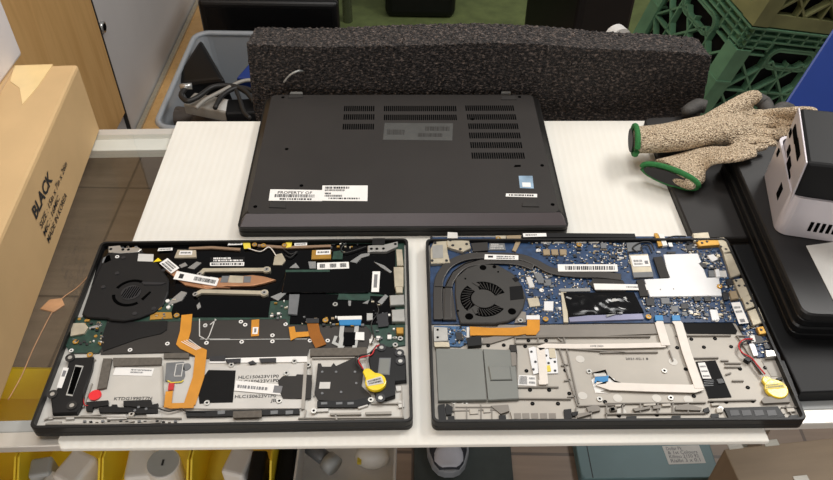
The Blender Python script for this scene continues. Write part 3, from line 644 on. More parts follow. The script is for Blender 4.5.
# little parts scattered over the visible green
m2 = MB()
rr = random.Random(11)
for reg, n in ((a1((345, 80), (480, 82), (480, 110), (345, 118)), 12), (a2((480, 70), (620, 75), (610, 110), (480, 110)), 14), (a2((640, 285), (735, 290), (735, 470), (650, 470)), 26), (a2((232, 300), (310, 300), (310, 392), (232, 362)), 16), (a1((540, 290), (620, 290), (610, 370), (520, 372)), 12), (a2((330, 365), (610, 365), (605, 400), (330, 400)), 22), (a1((205, 372), (340, 382), (330, 476), (200, 476)), 26)):
    P = [Vector(q) for q in A.P(reg, .0095)]
    for i in range(n):
        u, v = rr.random(), rr.random(); q = P[0].lerp(P[1], u).lerp(P[3].lerp(P[2], u), v)
        m2.box(q.x, q.y, .0092, rr.choice((.0012, .002, .003)), rr.choice((.001, .0016, .0024)), .0018, rr.choice(('chip_black', 'nickel', 'chip_tan', 'white_plastic', 'gold', 'chip_grey')))
m2.build('small_components', ra, kind='stuff')

# ---- B: right opened laptop
rb = empty('opened_laptop', (.17841, .48689, 0), 'opened black laptop at right with blue circuit board and grey fan showing', 'laptop', rz=.02608)
B = Lap(rb, .17841, .48689, .02608)
shell(B, .331, .231, 'mag_warm')
ZB = .0082
pcb = B.plate('motherboard', b1((60, 48), (480, 48)) + b2((0, 45), (470, 45), (520, 110), (600, 290), (690, 476)) + b4((714, 140), (625, 148), (540, 10)) + b2((530, 385), (0, 388)) + b1((440, 392), (340, 392), (60, 392)), ZF, ZB, 'pcb_blue')
B.plate('interface_board', b1((75, 400), (215, 402), (212, 470)) + b3((205, 92), (180, 106), (80, 100)), ZF, ZB, 'pcb_blue2', label='small blue board at the left edge')
# heat pipes + fan
pp = b1((92, 372), (92, 240), (110, 185), (150, 145), (220, 122), (330, 120), (420, 126), (480, 148), (540, 178), (640, 192), (740, 195)) + b2((85, 205))
q = [Vector((*t, 0)) for t in B.P(pp, .0118)]
hpb = MB().ribbon(crom(q, 5), .0095, ZB+.0012, .0118, 'pipe_dark').build('heat_pipe', rb, bevel=.0008, label='dark grey curved heat pipe')
pp2 = b1((130, 372), (132, 255), (150, 205), (190, 165), (245, 148), (330, 142), (410, 148), (470, 168))
q = [Vector((*t, 0)) for t in B.P(pp2, .0114)]
MB().ribbon(crom(q, 5), .0075, ZB+.0012, .0114, 'pipe_dark').build('heat_pipe', rb, bevel=.0008, label='inner dark grey heat pipe')
B.strip('etched_line', b1((122, 240), (150, 185), (200, 152), (260, 135), (340, 131), (415, 138)), .0007, .0114, .0119, 'hole', hpb)
fin = B.plate('fin_stack', b1((110, 250), (148, 250), (165, 375), (112, 375)), ZB, .0112, 'pipe_dark', inset=.0006); B.plate('fin_stack', b1((76, 246), (104, 246), (106, 374), (76, 374)), ZB, .0112, 'pipe_dark', inset=.0006)
B.strip('etched_line', b1((107, 248), (110, 376)), .0008, ZB, .0116, 'hole'); B.strip('etched_line', b1((78, 244), (150, 246)), .0008, ZB, .0119, 'hole')
B.label('label', b1((275, 136), (410, 138), (410, 120), (277, 116)), .0119, [(.35, .75, .1, .25, 'block'), (.5, .75, .35, .9, 'dash'), (.15, .35, .35, .9, 'dash')], parent=hpb, label='white label on the curve of the heat pipe', seed=21)
B.label('label', b1((568, 184), (805, 184), (802, 156), (566, 156)), .0119, [(.2, .75, .12, .95, 'bar')], parent=hpb, label='long white barcode label on the straight heat pipe', seed=22)
fan = B.plate('fan', b1((160, 210), (205, 170), (260, 152), (330, 158), (390, 192), (425, 240), (440, 285), (430, 330), (405, 365), (370, 382), (320, 390), (180, 390), (165, 340), (158, 270)), ZB, .0115, 'fan_grey', inset=.0008)
fx, fy = B.L(*b1((272, 292))[0], .0118)
for aa, ab in ((R(20), R(105)), (R(130), R(222)), (R(245), R(325))):
    MB().ring(fx, fy, .0125, .0235, .0115, .0117, 'hole', 18, aa, ab).build('vent_opening', fan)
    m2 = MB()
    for i in range(9):
        t = aa + (ab-aa)*(i+.5)/9; m2.box(fx+.018*math.cos(t), fy+.018*math.sin(t), .01172,   .0095, .0007, .0002, 'rubber', rz=t+.45)
    m2.build('fan_blades', fan)
MB().cyl(fx, fy, .0122, .0115, .0121, 'fan_grey', 30).build('hub', fan)
B.plate('black_tape', b1((375, 245), (425, 240), (432, 292), (378, 298)), .0115, .0118, 'black_matte', fan, label='square black tape on the fan')
for p, r_ in ((b1((270, 168))[0], .0035), (b1((385, 342))[0], .004), (b1((215, 362))[0], .004), (b1((315, 165))[0], .002), (b1((200, 212))[0], .001), (b1((330, 185))[0], .001), (b1((170, 340))[0], .0012)): B.disc('rubber_grommet', p[0], p[1], r_, .0115, .0119, 'hole', fan)
B.plate('black_tape', b1((385, 212), (402, 205), (415, 218), (398, 226)), .0115, .0118, 'black_matte', fan)
for x0, y0, x1, y1 in ((230, 225, 255, 240), (232, 330, 245, 350)): B.strip('fan_strut', b1((x0, y0), (x1, y1)), .003, .0115, .0122, 'fan_grey', fan)
B.plate('fan_foot', b1((410, 340), (440, 345), (440, 385), (395, 388)), ZB, .0094, 'mag_deep', fan); screws(B, b1((418, 380)), SCREW_S, .0095, parent=fan)
# left hinge and bracket
h = B.plate('hinge', b1((60, 95), (75, 65), (125, 62), (130, 110), (140, 150), (62, 152)), ZB, .0122, 'nickel', inset=.0006)
B.plate('hinge_block', b1((68, 82), (110, 78), (112, 130), (70, 132)), .0122, .0126, 'silver', h)
B.plate('hinge', b1((125, 60), (150, 50), (170, 58), (215, 62), (222, 90), (190, 105), (150, 92), (128, 85)), ZB, .0124, 'nickel', inset=.0006)
B.label('sticker', b1((128, 52), (170, 52), (168, 30), (130, 28)), .0126, paper='paper_dim', label='small pale tab over the left hinge')
for p in b1((80, 70), (68, 140), (125, 140), (140, 60), (180, 95), (150, 80), (205, 75), (65, 48)): B.disc('screw', p[0], p[1], .0016, .0122, .0128, 'chip_black')
B.plate('foam_block', b1((222, 72), (288, 68), (290, 100), (232, 105)), ZB, .0108, 'rubber')
B.label('printed_panel', b1((292, 100), (360, 100), (355, 72), (295, 72)), .0088, [(.2, .35, .1, .9, 'dash'), (.5, .65, .1, .9, 'dash'), (.75, .9, .1, .6, 'dash')], paper='chip_grey', ink='paper_dim', seed=24)
hc = B.strip('hinge_cover', b1((425, 42), (600, 40)) + b2((140, 42)), .0065, ZB, .0126, 'black_plastic', label='long black hinge cover along the back')
B.label('label', b1((430, 47), (522, 45), (520, 32), (428, 33)), .0127, [(.3, .7, .1, .6, 'dash')], parent=hc, label='white strip label on the hinge cover', seed=25)
B.plate('antenna_block', b1((362, 42), (420, 40), (422, 62), (365, 62)), ZB, .0108, 'chip_tan'); B.plate('antenna_block', b1((320, 42), (360, 42), (360, 62), (322, 62)), ZB, .0102, 'nickel')
for x0 in (500, 550, 640, 690): B.plate('clip', b1((x0, 62), (x0+40, 62), (x0+40, 70), (x0, 70)), ZB, .0098, 'paper_dim')
# chips near the back
for x0 in (512, 545, 578): B.plate('coil', b1((x0-5, 95), (x0+22, 95), (x0+25, 118), (x0-2, 118)), ZB, .0104, 'chip_tan', inset=.0005)
for p in b1((490, 100), (810, 102), (502, 258)) + b2((75, 105),) + b2((462, 375), (360, 345)): B.disc('white_dot', p[0], p[1], .0024, ZB, .0092, 'white_plastic')
screws(B, b1((650, 80), (518, 375), (330, 55)) + b2((192, 366),), SCREW_G, ZB+.001)
for pp, k in ((b1((400, 65), (420, 65), (400, 105), (385, 100)), 'chip_tan'), (b1((440, 205), (460, 205), (475, 245), (455, 248)), 'paper_dim'), (b1((445, 290), (490, 288), (498, 320), (455, 325)), 'nickel'), (b1((512, 302), (550, 302), (548, 340), (512, 338)), 'shield_white'), (b1((735, 70), (760, 70), (760, 92), (738, 92)), 'chip_grey'), (b1((510, 215), (540, 215), (540, 240), (512, 240)), 'chip_grey'), (b1((470, 190), (500, 190), (520, 230), (490, 230)), 'chip_grey'), (b2((370, 280), (400, 278), (402, 300), (375, 302)), 'chip_black'), (b2((412, 278), (440, 278), (442, 302), (415, 302)), 'chip_black'), (b2((320, 310), (350, 310), (352, 332), (322, 332)), 'chip_black'), (b2((435, 335), (465, 335), (475, 375), (445, 378)), 'shield_white'), (b2((395, 150), (420, 150), (425, 168), (398, 168)), 'chip_black'), (b2((425, 120), (450, 115), (470, 135), (445, 145)), 'shield_white'), (b2((430, 180), (458, 178), (460, 205), (432, 205)), 'chip_grey'), (b2((470, 180), (500, 180), (505, 205), (475, 205)), 'paper_dim'), (b2((500, 215), (525, 212), (530, 235), (505, 238)), 'chip_black'), (b2((265, 105), (300, 105), (300, 113), (268, 113)), 'chip_black'), (b2((340, 80), (365, 78), (368, 100), (345, 102)), 'chip_black'), (b2((180, 290), (215, 290), (218, 318), (185, 320)), 'chip_black'), (b2((240, 288), (275, 288), (278, 312), (245, 312)), 'chip_grey'), (b2((280, 320), (310, 320), (312, 345), (284, 345)), 'chip_grey'), (b4((600, 60), (640, 60), (650, 90), (610, 95)), 'chip_black'), (b4((648, 95), (685, 95), (695, 112), (655, 114)), 'chip_black'), (b1((200, 300), (0, 0), (0, 0), (0, 0)), None)):
    if k: B.plate('chip', pp, ZB, .0102, k, inset=.0003)
for i in range(46):
    rg = rnd.choice((b1((430, 60), (820, 60), (820, 150), (430, 100)), b1((430, 200), (590, 200), (590, 380), (450, 380)), b2((170, 285), (500, 285), (520, 375), (190, 340)), b2((390, 80), (480, 90), (500, 200), (410, 160)), b2((210, 50), (370, 50), (380, 105), (230, 110))))
    P = [Vector(q) for q in B.P(rg, .0095)]; u, v = rnd.random(), rnd.random(); q = P[0].lerp(P[1], u).lerp(P[3].lerp(P[2], u), v)
    MB().box(q.x, q.y, .0089, rnd.uniform(.0025, .005), rnd.uniform(.002, .004), .0016, rnd.choice(('chip_black', 'chip_black', 'chip_grey', 'nickel', 'paper_dim'))).build('chip', rb)
# wifi card
wf = B.plate('wireless_card', b2((115, 118), (190, 115), (212, 205), (135, 208)), ZB, .0104, 'nickel', label='wireless card with a pale label')
B.label('label', b2((132, 165), (200, 163), (190, 120), (120, 122)), .0105, [(.15, .3, .1, .6, 'dash'), (.4, .6, .1, .6, 'dash'), (.2, .5, .72, .92, 'block')], ink='ink_grey', parent=wf, seed=26)
B.plate('edge_connector', b2((130, 188), (210, 185), (212, 205), (135, 208)), .0104, .011, 'chip_grey', wf)
for zq in (b2((150, 110), (130, 90), (160, 70), (200, 70), (215, 100)), b2((170, 110), (165, 85), (190, 80), (205, 110)), b2((190, 60), (240, 60), (290, 45), (340, 45))): B.wire('antenna_wire', [p + (.0112,) for p in zq], .0008, 'cable_dark')
B.plate('wire_clip', b2((105, 70), (160, 68), (165, 100), (110, 105)), ZB, .0102, 'chip_grey')
B.plate('edge_connector', b2((215, 32), (228, 32), (248, 82), (232, 84)), ZB, .0112, 'gold'); B.plate('edge_connector', b2((232, 35), (252, 35), (268, 80), (250, 82)), ZB, .0112, 'white_plastic')
B.label('label', b2((275, 85), (290, 85), (285, 70), (270, 70)), .0112, seed=3)
# shield
shd = B.plate('shield_plate', b2((252, 116), (388, 112), (402, 145), (392, 152), (412, 175), (425, 210), (472, 208), (484, 280), (198, 284), (176, 216), (272, 212)), ZB, .0108, 'shield_white', inset=.0004, label='large white shield over the circuit board')
for p in b2((240, 255), (292, 253)): B.disc('shield_hole', p[0], p[1], .0006, .0108, .011, 'hole', shd)
x, y = B.L(*b2((474, 245))[0], .0109); inst(SCREW_G, 'screw', rb, (x, y, .0108))
B.plate('foam_pad', b2((212, 128), (245, 124), (278, 208), (240, 210)), ZB, .0112, 'rubber'); B.plate('foam_pad', b2((145, 218), (172, 214), (192, 280), (160, 282)), ZB, .0112, 'rubber')
# drive
ssd = B.plate('solid_state_drive', b1((588, 268)) + b2((135, 265), (175, 345), (0, 352)) + b1((610, 365)), ZB, .0106, 'crinkle_film', inset=.0004, label='drive under crumpled glossy black film')
cr_ = MB(); cq = [Vector(t_) for t_ in B.P(b1((600, 278), (820, 278)) + b2((160, 338),) + b1((612, 358),), .0108)]; rr = random.Random(2); gx, gy = 11, 5; vs = []
for i in range(gx+1):
    for j in range(gy+1):
        u, v = i/gx, j/gy; t_ = cq[0].lerp(cq[1], u).lerp(cq[3].lerp(cq[2], u), v); e_ = 0 if i in (0, gx) or j in (0, gy) else 1; vs.append((t_.x+e_*rr.uniform(-.0012, .0012), t_.y+e_*rr.uniform(-.0012, .0012), .0107+e_*rr.uniform(-.0004, .0022)))
cr_.add(vs, [[i*(gy+1)+j, (i+1)*(gy+1)+j, (i+1)*(gy+1)+j+1, i*(gy+1)+j+1] for i in range(gx) for j in range(gy)], 'crinkle_film', True); cr_.build('crumpled_film', ssd, subsurf=2, label='crumpled shiny black film on the drive')
B.plate('drive_end', b1((578, 258), (600, 262), (608, 385), (590, 385)), ZB, .0102, 'nickel'); B.plate('foil_edge', b1((576, 252), (695, 250), (695, 262), (578, 264)), ZB, .011, 'steel')
B.strip('foil_tape', b1((705, 320), (770, 300)) + b2((105, 290)), .0035, .0106, .0111, 'ribbon_grey')
B.strip('foil_tape', b1((600, 285), (640, 300), (700, 310)), .002, .0106, .0112, 'steel'); B.strip('foil_tape', b1((760, 360), (800, 350)) + b2((30, 350), (90, 348)), .0025, .0106, .0112, 'steel')
B.strip('drive_bracket', b1((612, 372)) + b2((170, 362)), .007, ZB, .01, 'lavender', label='lavender grey bracket in front of the drive')
B.plate('pipe_bracket', b1((690, 232), (710, 212)) + b2((90, 218), (110, 250), (100, 262), (0, 262)) + b1((720, 262)), ZB, .0106, 'rubber')
B.label('label', b1((712, 256)) + b2((98, 256), (92, 234)), .0107) if False else B.label('label', b1((714, 256), (925, 258), (918, 236), (708, 232)), .0107, [(.4, .6, .6, .9, 'dash')], label='white strip label behind the black drive', seed=28)
# right edge
for pp, nm, k in ((b2((368, 32), (430, 28), (440, 60), (372, 65)), 'hinge', 'nickel'), (b2((380, 60), (470, 58), (478, 78), (392, 84)), 'hinge', 'gold'), (b2((462, 50), (492, 48), (525, 105), (490, 112)), 'port_bracket', 'nickel'), (b2((488, 112), (528, 110), (566, 192), (520, 208)), 'video_port', 'nickel'), (b2((528, 215), (570, 208), (600, 275), (560, 292)), 'usb_port', 'nickel'), (b2((562, 285), (605, 272), (622, 320), (580, 335)), 'usb_port', 'nickel'), (b2((585, 340), (630, 325), (655, 385), (608, 398)), 'port_bracket', 'nickel'), (b2((620, 405), (655, 398), (668, 428), (634, 434)), 'charging_port', 'gold'), (b4((655, 120), (702, 118), (712, 142), (660, 146)), 'audio_jack', 'silver'), (b2((455, 175), (472, 172), (478, 205), (462, 208)), 'port_bracket', 'shield_white'), (b2((512, 262), (540, 258), (552, 290), (522, 295)), 'port_bracket', 'chip_tan')):
    o = B.plate(nm, pp, ZB, .0122, k, inset=.0006)
for p in b2((405, 70), (425, 65), (480, 85), (385, 62), (470, 55), (500, 95), (575, 240), (540, 220), (585, 310), (552, 240), (600, 300), (640, 415)): B.disc('screw', p[0], p[1], .0014, .0122, .0126, 'chip_black')
B.label('label', b2((552, 392), (590, 388), (555, 305), (520, 308)), .0112, [(.05, .2, .2, .7, 'block'), (.5, .6, .1, .8, 'dash'), (.7, .8, .1, .8, 'dash')], ink='ink_grey', label='tall white label beside the right ports', seed=29)
B.plate('chip', b2((485, 268), (505, 265), (510, 295), (492, 298)), ZB, .0108, 'chip_black'); B.plate('chip', b2((585, 375), (610, 370), (620, 395), (600, 400)), ZB, .0108, 'chip_black')
# left io board
us = B.plate('usb_port', b1((72, 402), (130, 405), (132, 460), (74, 462)), ZB, .0122, 'silver', inset=.0006)
for p in b1((90, 415), (90, 445)): B.disc('port_hole', p[0], p[1], .0012, .0122, .0125, 'hole', us)
B.plate('port_bracket', b3((75, 86), (135, 88), (138, 106), (78, 106)), ZB, .0112, 'nickel'); B.plate('chip', b1((160, 425), (185, 425), (190, 455), (165, 455)), ZB, .0104, 'chip_black')
B.plate('plug', b1((205, 405), (215, 405), (215, 455), (205, 455)), ZB, .0104, 'paper_dim'); B.plate('latch', b3((205, 70), (262, 62), (265, 98), (210, 104)), ZF, .0112, 'black_plastic', label='black latch beside the orange cable')
B.strip('flat_cable', b1((218, 420), (300, 422), (400, 422), (470, 412)), [.011, .009, .0095, .009], .0088, .0098, 'kapton', label='orange flat cable from the fan to the left board')
B.plate('flat_cable', b1((445, 372), (495, 372), (495, 415), (480, 435), (440, 435), (445, 420)), .0089, .0099, 'kapton', label='turned up end of the orange cable'); B.plate('plug', b1((442, 358), (495, 358), (495, 374), (442, 374)), ZB, .0104, 'shield_white')
# frame features
fr = B.plate('crossbar', b1((330, 395), (500, 398)) + b2((220, 392), (235, 430), (0, 440)) + b1((400, 440), (300, 470), (265, 470), (270, 450), (320, 440)), ZF, .0084, 'mag_deep', label='darker grey cross rail')
B.plate('recess', b2((325, 388), (525, 388), (545, 420), (540, 432), (345, 430)), .0068, .0073, 'black_matte', label='black recess under the circuit board')
B.strip('rib', b1((395, 445), (560, 442)) + b2((200, 440)), .0012, ZF, .009, 'mag_deep'); B.strip('rib', b3((400, 92), (590, 90)), .0012, ZF, .0086, 'mag_deep')
for pp in (b3((398, 66), (398, 92)), b3((488, 66), (490, 92)), b3((560, 64), (590, 90)), b3((572, 110), (645, 340)), b3((590, 66), (610, 150), (650, 330)), b3((405, 265), (570, 265)), b3((580, 180), (608, 175)), b3((592, 240), (618, 236)), b3((605, 305), (635, 302)), b4((480, 160), (510, 160)), b4((495, 170), (560, 170)), b4((495, 185), (560, 185)), b4((500, 215), (520, 208)), b4((525, 240), (570, 240)), b3((148, 330), (150, 360)), b3((260, 335), (265, 360)), b3((150, 360), (340, 355))): B.strip('rib', pp, .0013, ZF, .0083, 'mag_deep')
cg = B.plate('card_cage', b3((82, 112), (268, 114), (285, 316), (92, 320)), ZF, .0106, 'slot_grey', inset=.0005, label='smooth grey metal card cage')
cg2 = B.plate('card_cage', b3((270, 114), (380, 118), (398, 128), (400, 180), (412, 312), (290, 318)), ZF, .0102, 'slot_grey', inset=.0005, label='right half of the grey card cage with a raised panel')
B.plate('raised_panel', b3((290, 182), (378, 182), (385, 236), (300, 238)), .0102, .0114, 'slot_grey', cg2, inset=.0008); B.strip('etched_line', b3((300, 239), (386, 237)), .001, .0102, .0106, 'hole', cg2)
B.plate('clip', b3((375, 98), (402, 98), (405, 125), (380, 125)), ZF, .011, 'rubber'); B.plate('clip', b3((380, 128), (400, 128), (402, 180), (384, 182)), .0102, .0108, 'mag_deep')
B.label('label', b3((408, 258), (482, 262), (478, 220), (412, 218)), .0067, [(.1, .9, .05, .5, 'bar'), (.2, .4, .6, .95, 'dash'), (.6, .8, .6, .95, 'dash')], ink='ink_grey', label='white label right of the card cage', seed=31)
tb = B.plate('button_board', b3((450, 112), (470, 105), (485, 112), (490, 210), (470, 215), (460, 170)), ZF, .0082, 'shield_white'); B.plate('button_board', b3((508, 108), (552, 108), (558, 122), (562, 145), (568, 210), (522, 212)), ZF, .0082, 'shield_white')
B.plate('chip', b3((518, 182), (535, 178), (540, 202), (525, 205)), .0082, .009, 'yellow_tab', label='yellow green chip on the white button board')
B.plate('chip', b3((530, 112), (555, 112), (560, 150), (535, 150)), .0082, .0088, 'nickel')
for p in b3((462, 125), (478, 165), (545, 128), (538, 150), (555, 165), (520, 140), (530, 170), (556, 200), (470, 195)): B.disc('solder_joint', p[0], p[1], .0012, .0082, .0087, 'chip_black')
B.strip('ribbon_cable', b3((512, 252), (506, 180), (498, 110)), .0078, .0086, .0092, 'cable_white', label='short white ribbon cable'); B.plate('plug', b3((490, 238), (520, 238), (522, 255), (492, 255)), .0086, .0102, 'cable_white')
B.strip('ribbon_cable', b3((490, 112), (520, 102), (640, 104)) + b4((100, 102), (258, 98)), .0055, .0085, .0092, 'cable_white', label='long white ribbon cable across the frame'); B.text('printed_text', 'AWM 20624', b3((695, 106))[0], b3((748, 106))[0], .002, .0094)
B.strip('ribbon_cable', b4((262, 100), (232, 0)) + b2((225, 375)), .0085, [.0092, .0092, .0092], [.0098, .0098, .0098], 'cable_white', label='white ribbon cable rising to the left blue plug')
B.strip('ribbon_cable', b2((300, 378)) + b4((312, 15), (345, 130), (395, 270)), .0085, .0092, .0098, 'cable_white', label='long slanted white ribbon cable'); B.strip('ribbon_cable', b4((402, 262), (370, 272), (200, 268), (40, 262), (5, 250)) + b3((740, 246),), .0085, .0086, .0094, 'cable_white', label='white ribbon cable running to the touchpad plug')
for x0 in (220, 288): B.plate('blue_plug', b2((x0, 378), (x0+32, 378), (x0+28, 358), (x0-2, 358)), ZB, .0106, 'connector_blue')
B.plate('white_pad', b3((700, 238), (712, 228), (790, 232), (800, 255)) + b4((0, 285)) + b3((770, 292), (715, 288)), ZF, .0072, 'paper', label='white pad round the touchpad plug'); B.plate('blue_plug', b3((712, 246), (765, 246), (768, 220), (716, 222)), .0072, .0094, 'connector_blue'); B.plate('latch', b3((708, 212), (758, 212), (760, 222), (714, 224)), .0072, .0098, 'paper_dim'); B.strip('etched_line', b3((705, 210), (755, 198), (762, 215)), .0008, ZF, .0084, 'hole')
B.strip('etched_line', b3((770, 222), (790, 240), (833, 255)), .0008, ZF, .0084, 'hole')
bp_ = B.plate('black_pad', b4((380, 165), (458, 160), (522, 305), (432, 310)), ZF, .0074, 'black_matte', label='black pad with a white label')
B.label('label', b4((408, 232), (442, 232), (416, 168), (388, 170)), .0075, [(.1, .2, .1, .9, 'dash'), (.4, .5, .1, .9, 'dash'), (.7, .8, .1, .9, 'dash')], parent=bp_, ink='ink_grey', seed=33)
for i in range(4): B.strip('rib', b4((412, 240+i*7), (450, 238+i*7)), .0006, .0074, .0079, 'chip_grey', bp_)
B.plate('clip', b4((462, 235), (485, 232), (495, 248), (472, 252)), .0074, .0084, 'chip_black', bp_)
B.text('stamped_text', '2021-02-1 8', b4((103, 158))[0], b4((192, 158))[0], .0026, .0068, 'ink')
for p in b3((665, 300), (655, 155), (820, 365)) + b4((70, 310), (225, 310), (290, 165), (350, 315)): B.disc('boss', p[0], p[1], .0042, ZF, .0069, 'magnesium')
screws(B, b3((450, 82), (520, 82), (437, 105), (442, 202), (596, 200), (456, 278), (532, 278), (466, 332), (567, 332), (612, 292), (240, 345), (283, 347), (177, 382), (290, 380), (290, 102), (352, 100)) + b4((362, 76), (456, 74), (306, 110), (412, 108), (520, 106), (340, 195), (285, 310), (555, 194), (586, 268), (372, 302), (442, 325), (500, 325), (655, 190), (605, 322), (75, 380), (225, 376), (20, 325)), SCREW_D, .0067, 'screw_hole')
screws(B, b3((197, 334), (153, 326), (690, 205), (732, 315), (547, 132)) + b4((255, 203), (280, 310), (742, 310), (478, 355)), SCREW_S, .0067)
# front strip
gr = B.plate('front_grille', b3((378, 362), (580, 358), (590, 392), (388, 400)), ZF, .0094, 'mag_warm', label='pale slotted grille at the front edge')
for x0 in (392, 425, 460, 495, 530): B.plate('grille_slot', b3((x0, 370), (x0+28, 369), (x0+30, 390), (x0+2, 392)), .0094, .0097, 'mag_deep', gr)
gr = B.plate('front_grille', b4((492, 348), (705, 342), (735, 384), (512, 390)), ZF, .0094, 'black_plastic', label='black slotted grille at the front right')
for x0 in (508, 555, 605, 655): B.plate('grille_slot', b4((x0+5, 358), (x0+40, 356), (x0+48, 378), (x0+12, 380)), .0094, .0097, 'chip_black', gr)
B.plate('front_bar', b3((155, 330), (260, 335), (330, 345), (340, 392), (160, 398)), ZF, .0078, 'mag_warm'); 
for pp in (b3((90, 338), (118, 332), (124, 395), (95, 398)), b3((130, 380), (155, 380), (158, 400), (132, 402)), b3((332, 378), (360, 376), (362, 396), (335, 398)), b3((590, 355), (620, 352), (622, 390), (595, 392)), b3((622, 365), (648, 362), (645, 378), (625, 380)), b3((470, 388), (495, 388), (495, 402), (472, 402)), b4((105, 382), (145, 380), (145, 395), (108, 395)), b4((440, 372), (470, 370), (472, 385), (442, 388)), b4((285, 380), (320, 378), (320, 390), (286, 392)), b4((410, 352), (430, 345), (436, 362), (415, 368)), b4((560, 40), (548, 20), (562, 20), (575, 45)), b4((750, 378), (785, 375), (790, 384), (752, 386)), b4((700, 230), (720, 225), (725, 235), (705, 238)), b3((120, 345), (125, 330), (150, 345), (145, 375), (125, 375))): B.plate('clip', pp, ZF, .0092, 'black_plastic')
for pp in (b3((680, 345), (720, 338), (735, 345), (735, 358), (690, 368)), b3((770, 348), (800, 345), (802, 358), (775, 360)), b4((40, 345), (55, 342), (60, 358), (42, 360)), b4((130, 350), (180, 345), (200, 340), (200, 350), (140, 362)), b4((210, 340), (240, 340), (240, 350), (212, 352)), b4((300, 340), (345, 332), (405, 348), (400, 358), (300, 355)), b3((300, 340), (370, 335), (375, 360), (340, 372)), b3((640, 372), (700, 362), (702, 372), (645, 388))): B.plate('spring_clip', pp, ZF, .0092, 'mag_deep')
# coin cell
cradle = B.plate('cell_cradle', b4((640, 318), (650, 305), (745, 300), (755, 325), (650, 330)), ZF, .0094, 'mag_deep')
B.plate('tape_patch', b4((595, 215), (640, 205), (660, 290), (610, 310), (585, 265)), ZF, .0069, 'chip_tan') if False else None
cc = coin_cell(B, b4((702, 270))[0], .0105, b4((655, 228))[0], .0074, 2)
B.label('label', b4((655, 275), (735, 268), (728, 248), (655, 255)), .0111, [(.2, .5, .05, .95, 'dash'), (.65, .85, .05, .7, 'dash')], parent=cc, paper='yellow_tab', ink='ink_grey', label='printed face of the yellow cell', seed=4)
B.wire('battery_wire', [p + (.0112,) for p in b4((655, 215), (625, 180), (600, 150), (565, 130), (550, 100), (570, 78), (605, 75))], .0008, 'wire_red', label='red wire of the coin cell')
B.wire('battery_wire', [p + (.0108,) for p in b4((645, 218), (618, 182), (595, 155), (568, 138), (556, 108), (575, 84), (610, 82))], .0007, 'cable_dark', label='black wire of the coin cell')
B.plate('plug', b4((595, 62), (612, 60), (618, 85), (602, 88)), ZB, .0108, 'white_plastic'); B.plate('wire_clip', b4((572, 152), (588, 145), (605, 155), (590, 165)), ZF, .0112, 'black_plastic')
B.plate('white_strip', b4((592, 95), (612, 92), (628, 140), (610, 142)), ZB, .0096, 'shield_white')
B.plate('side_recess', b4((640, 160), (705, 155), (735, 220), (680, 225)), ZF, .0071, 'magnesium_dark')
B.plate('side_recess', b4((705, 165), (730, 160), (785, 300), (770, 320)), ZF, .0078, 'black_plastic')
for pp in (b3((160, 345), (330, 345)), b3((160, 395), (330, 395)), b3((205, 345), (205, 395)), b3((262, 345), (262, 395)), b3((305, 345), (305, 395)), b3((650, 395), (833, 390)), b3((650, 340), (833, 335)), b3((700, 340), (700, 392)), b3((760, 338), (760, 392)), b4((20, 330), (420, 326)), b4((20, 372), (420, 368)), b4((90, 330), (90, 370)), b4((160, 330), (160, 370)), b4((230, 328), (230, 370)), b4((290, 328), (290, 368)), b4((350, 328), (350, 368)), b3((405, 130), (405, 310)), b3((410, 310), (620, 312)), b3((640, 345), (640, 395)), b4((430, 320), (620, 316)), b4((660, 60), (540, 62)), b4((545, 62), (640, 210)), b3((600, 112), (833, 128)), b4((0, 128), (230, 126)), b4((275, 118), (290, 160)), b4((300, 60), (520, 60)), b4((345, 150), (470, 148)), b4((735, 340), (760, 372)), b4((720, 345), (780, 345))): B.strip('rib', pp, .0011, ZF, .0086, 'mag_deep')
for pp in (b3((215, 352), (250, 350), (252, 372), (218, 374)), b3((270, 352), (298, 350), (300, 366), (272, 368)), b3((345, 345), (372, 342), (372, 356), (348, 360)), b4((60, 336), (84, 334), (84, 342), (60, 344)), b4((172, 332), (222, 330), (222, 338), (174, 340)), b4((245, 332), (280, 330), (282, 340), (247, 342)), b4((440, 330), (470, 328), (474, 338), (444, 340)), b4((460, 350), (486, 348), (488, 366), (464, 368)), b4((740, 350), (770, 348), (776, 362), (745, 365)), b4((716, 352), (730, 350), (735, 372), (720, 374))): B.plate('bracket', pp, ZF, .0088, 'mag_warm', inset=.0003)
for pp in (a3((95, 395), (120, 385), (240, 382), (640, 388)), a3((100, 412), (640, 412)), a3((240, 380), (320, 375)), a4((350, 388), (770, 385)), a4((380, 355), (375, 388)), a4((640, 330), (760, 330)), a4((760, 260), (765, 385)), a4((620, 150), (632, 300)), a3((250, 345), (285, 250)), a3((300, 155), (292, 160)), a3((565, 180), (568, 340)), a4((405, 150), (575, 148)), a4((400, 160), (412, 300))): A.strip('rib', pp, .0011, ZF, .0088, 'magnesium_dark')
for pp in (a3((340, 378), (420, 374), (424, 392), (345, 395)), a3((500, 374), (560, 372), (565, 388), (505, 390)), a3((180, 385), (215, 383), (214, 393), (182, 395)), a4((580, 338), (622, 325), (628, 340), (590, 352)), a4((420, 352), (470, 350), (470, 362), (424, 364)), a4((745, 320), (768, 318), (770, 345), (748, 348)), a4((735, 262), (758, 260), (760, 280), (740, 282)), a3((112, 378), (128, 376), (130, 392), (112, 394))): A.plate('bracket', pp, ZF, .0086, 'touch_metal', inset=.0003)
for i in range(16): A.plate('spring_clip', a3((250+i*24, 398+(i%3)*3), (262+i*24, 397+(i%3)*3), (262+i*24, 404), (250+i*24, 405)), ZF, .0082, ('chip_grey', 'black_plastic', 'magnesium_dark')[i % 3])
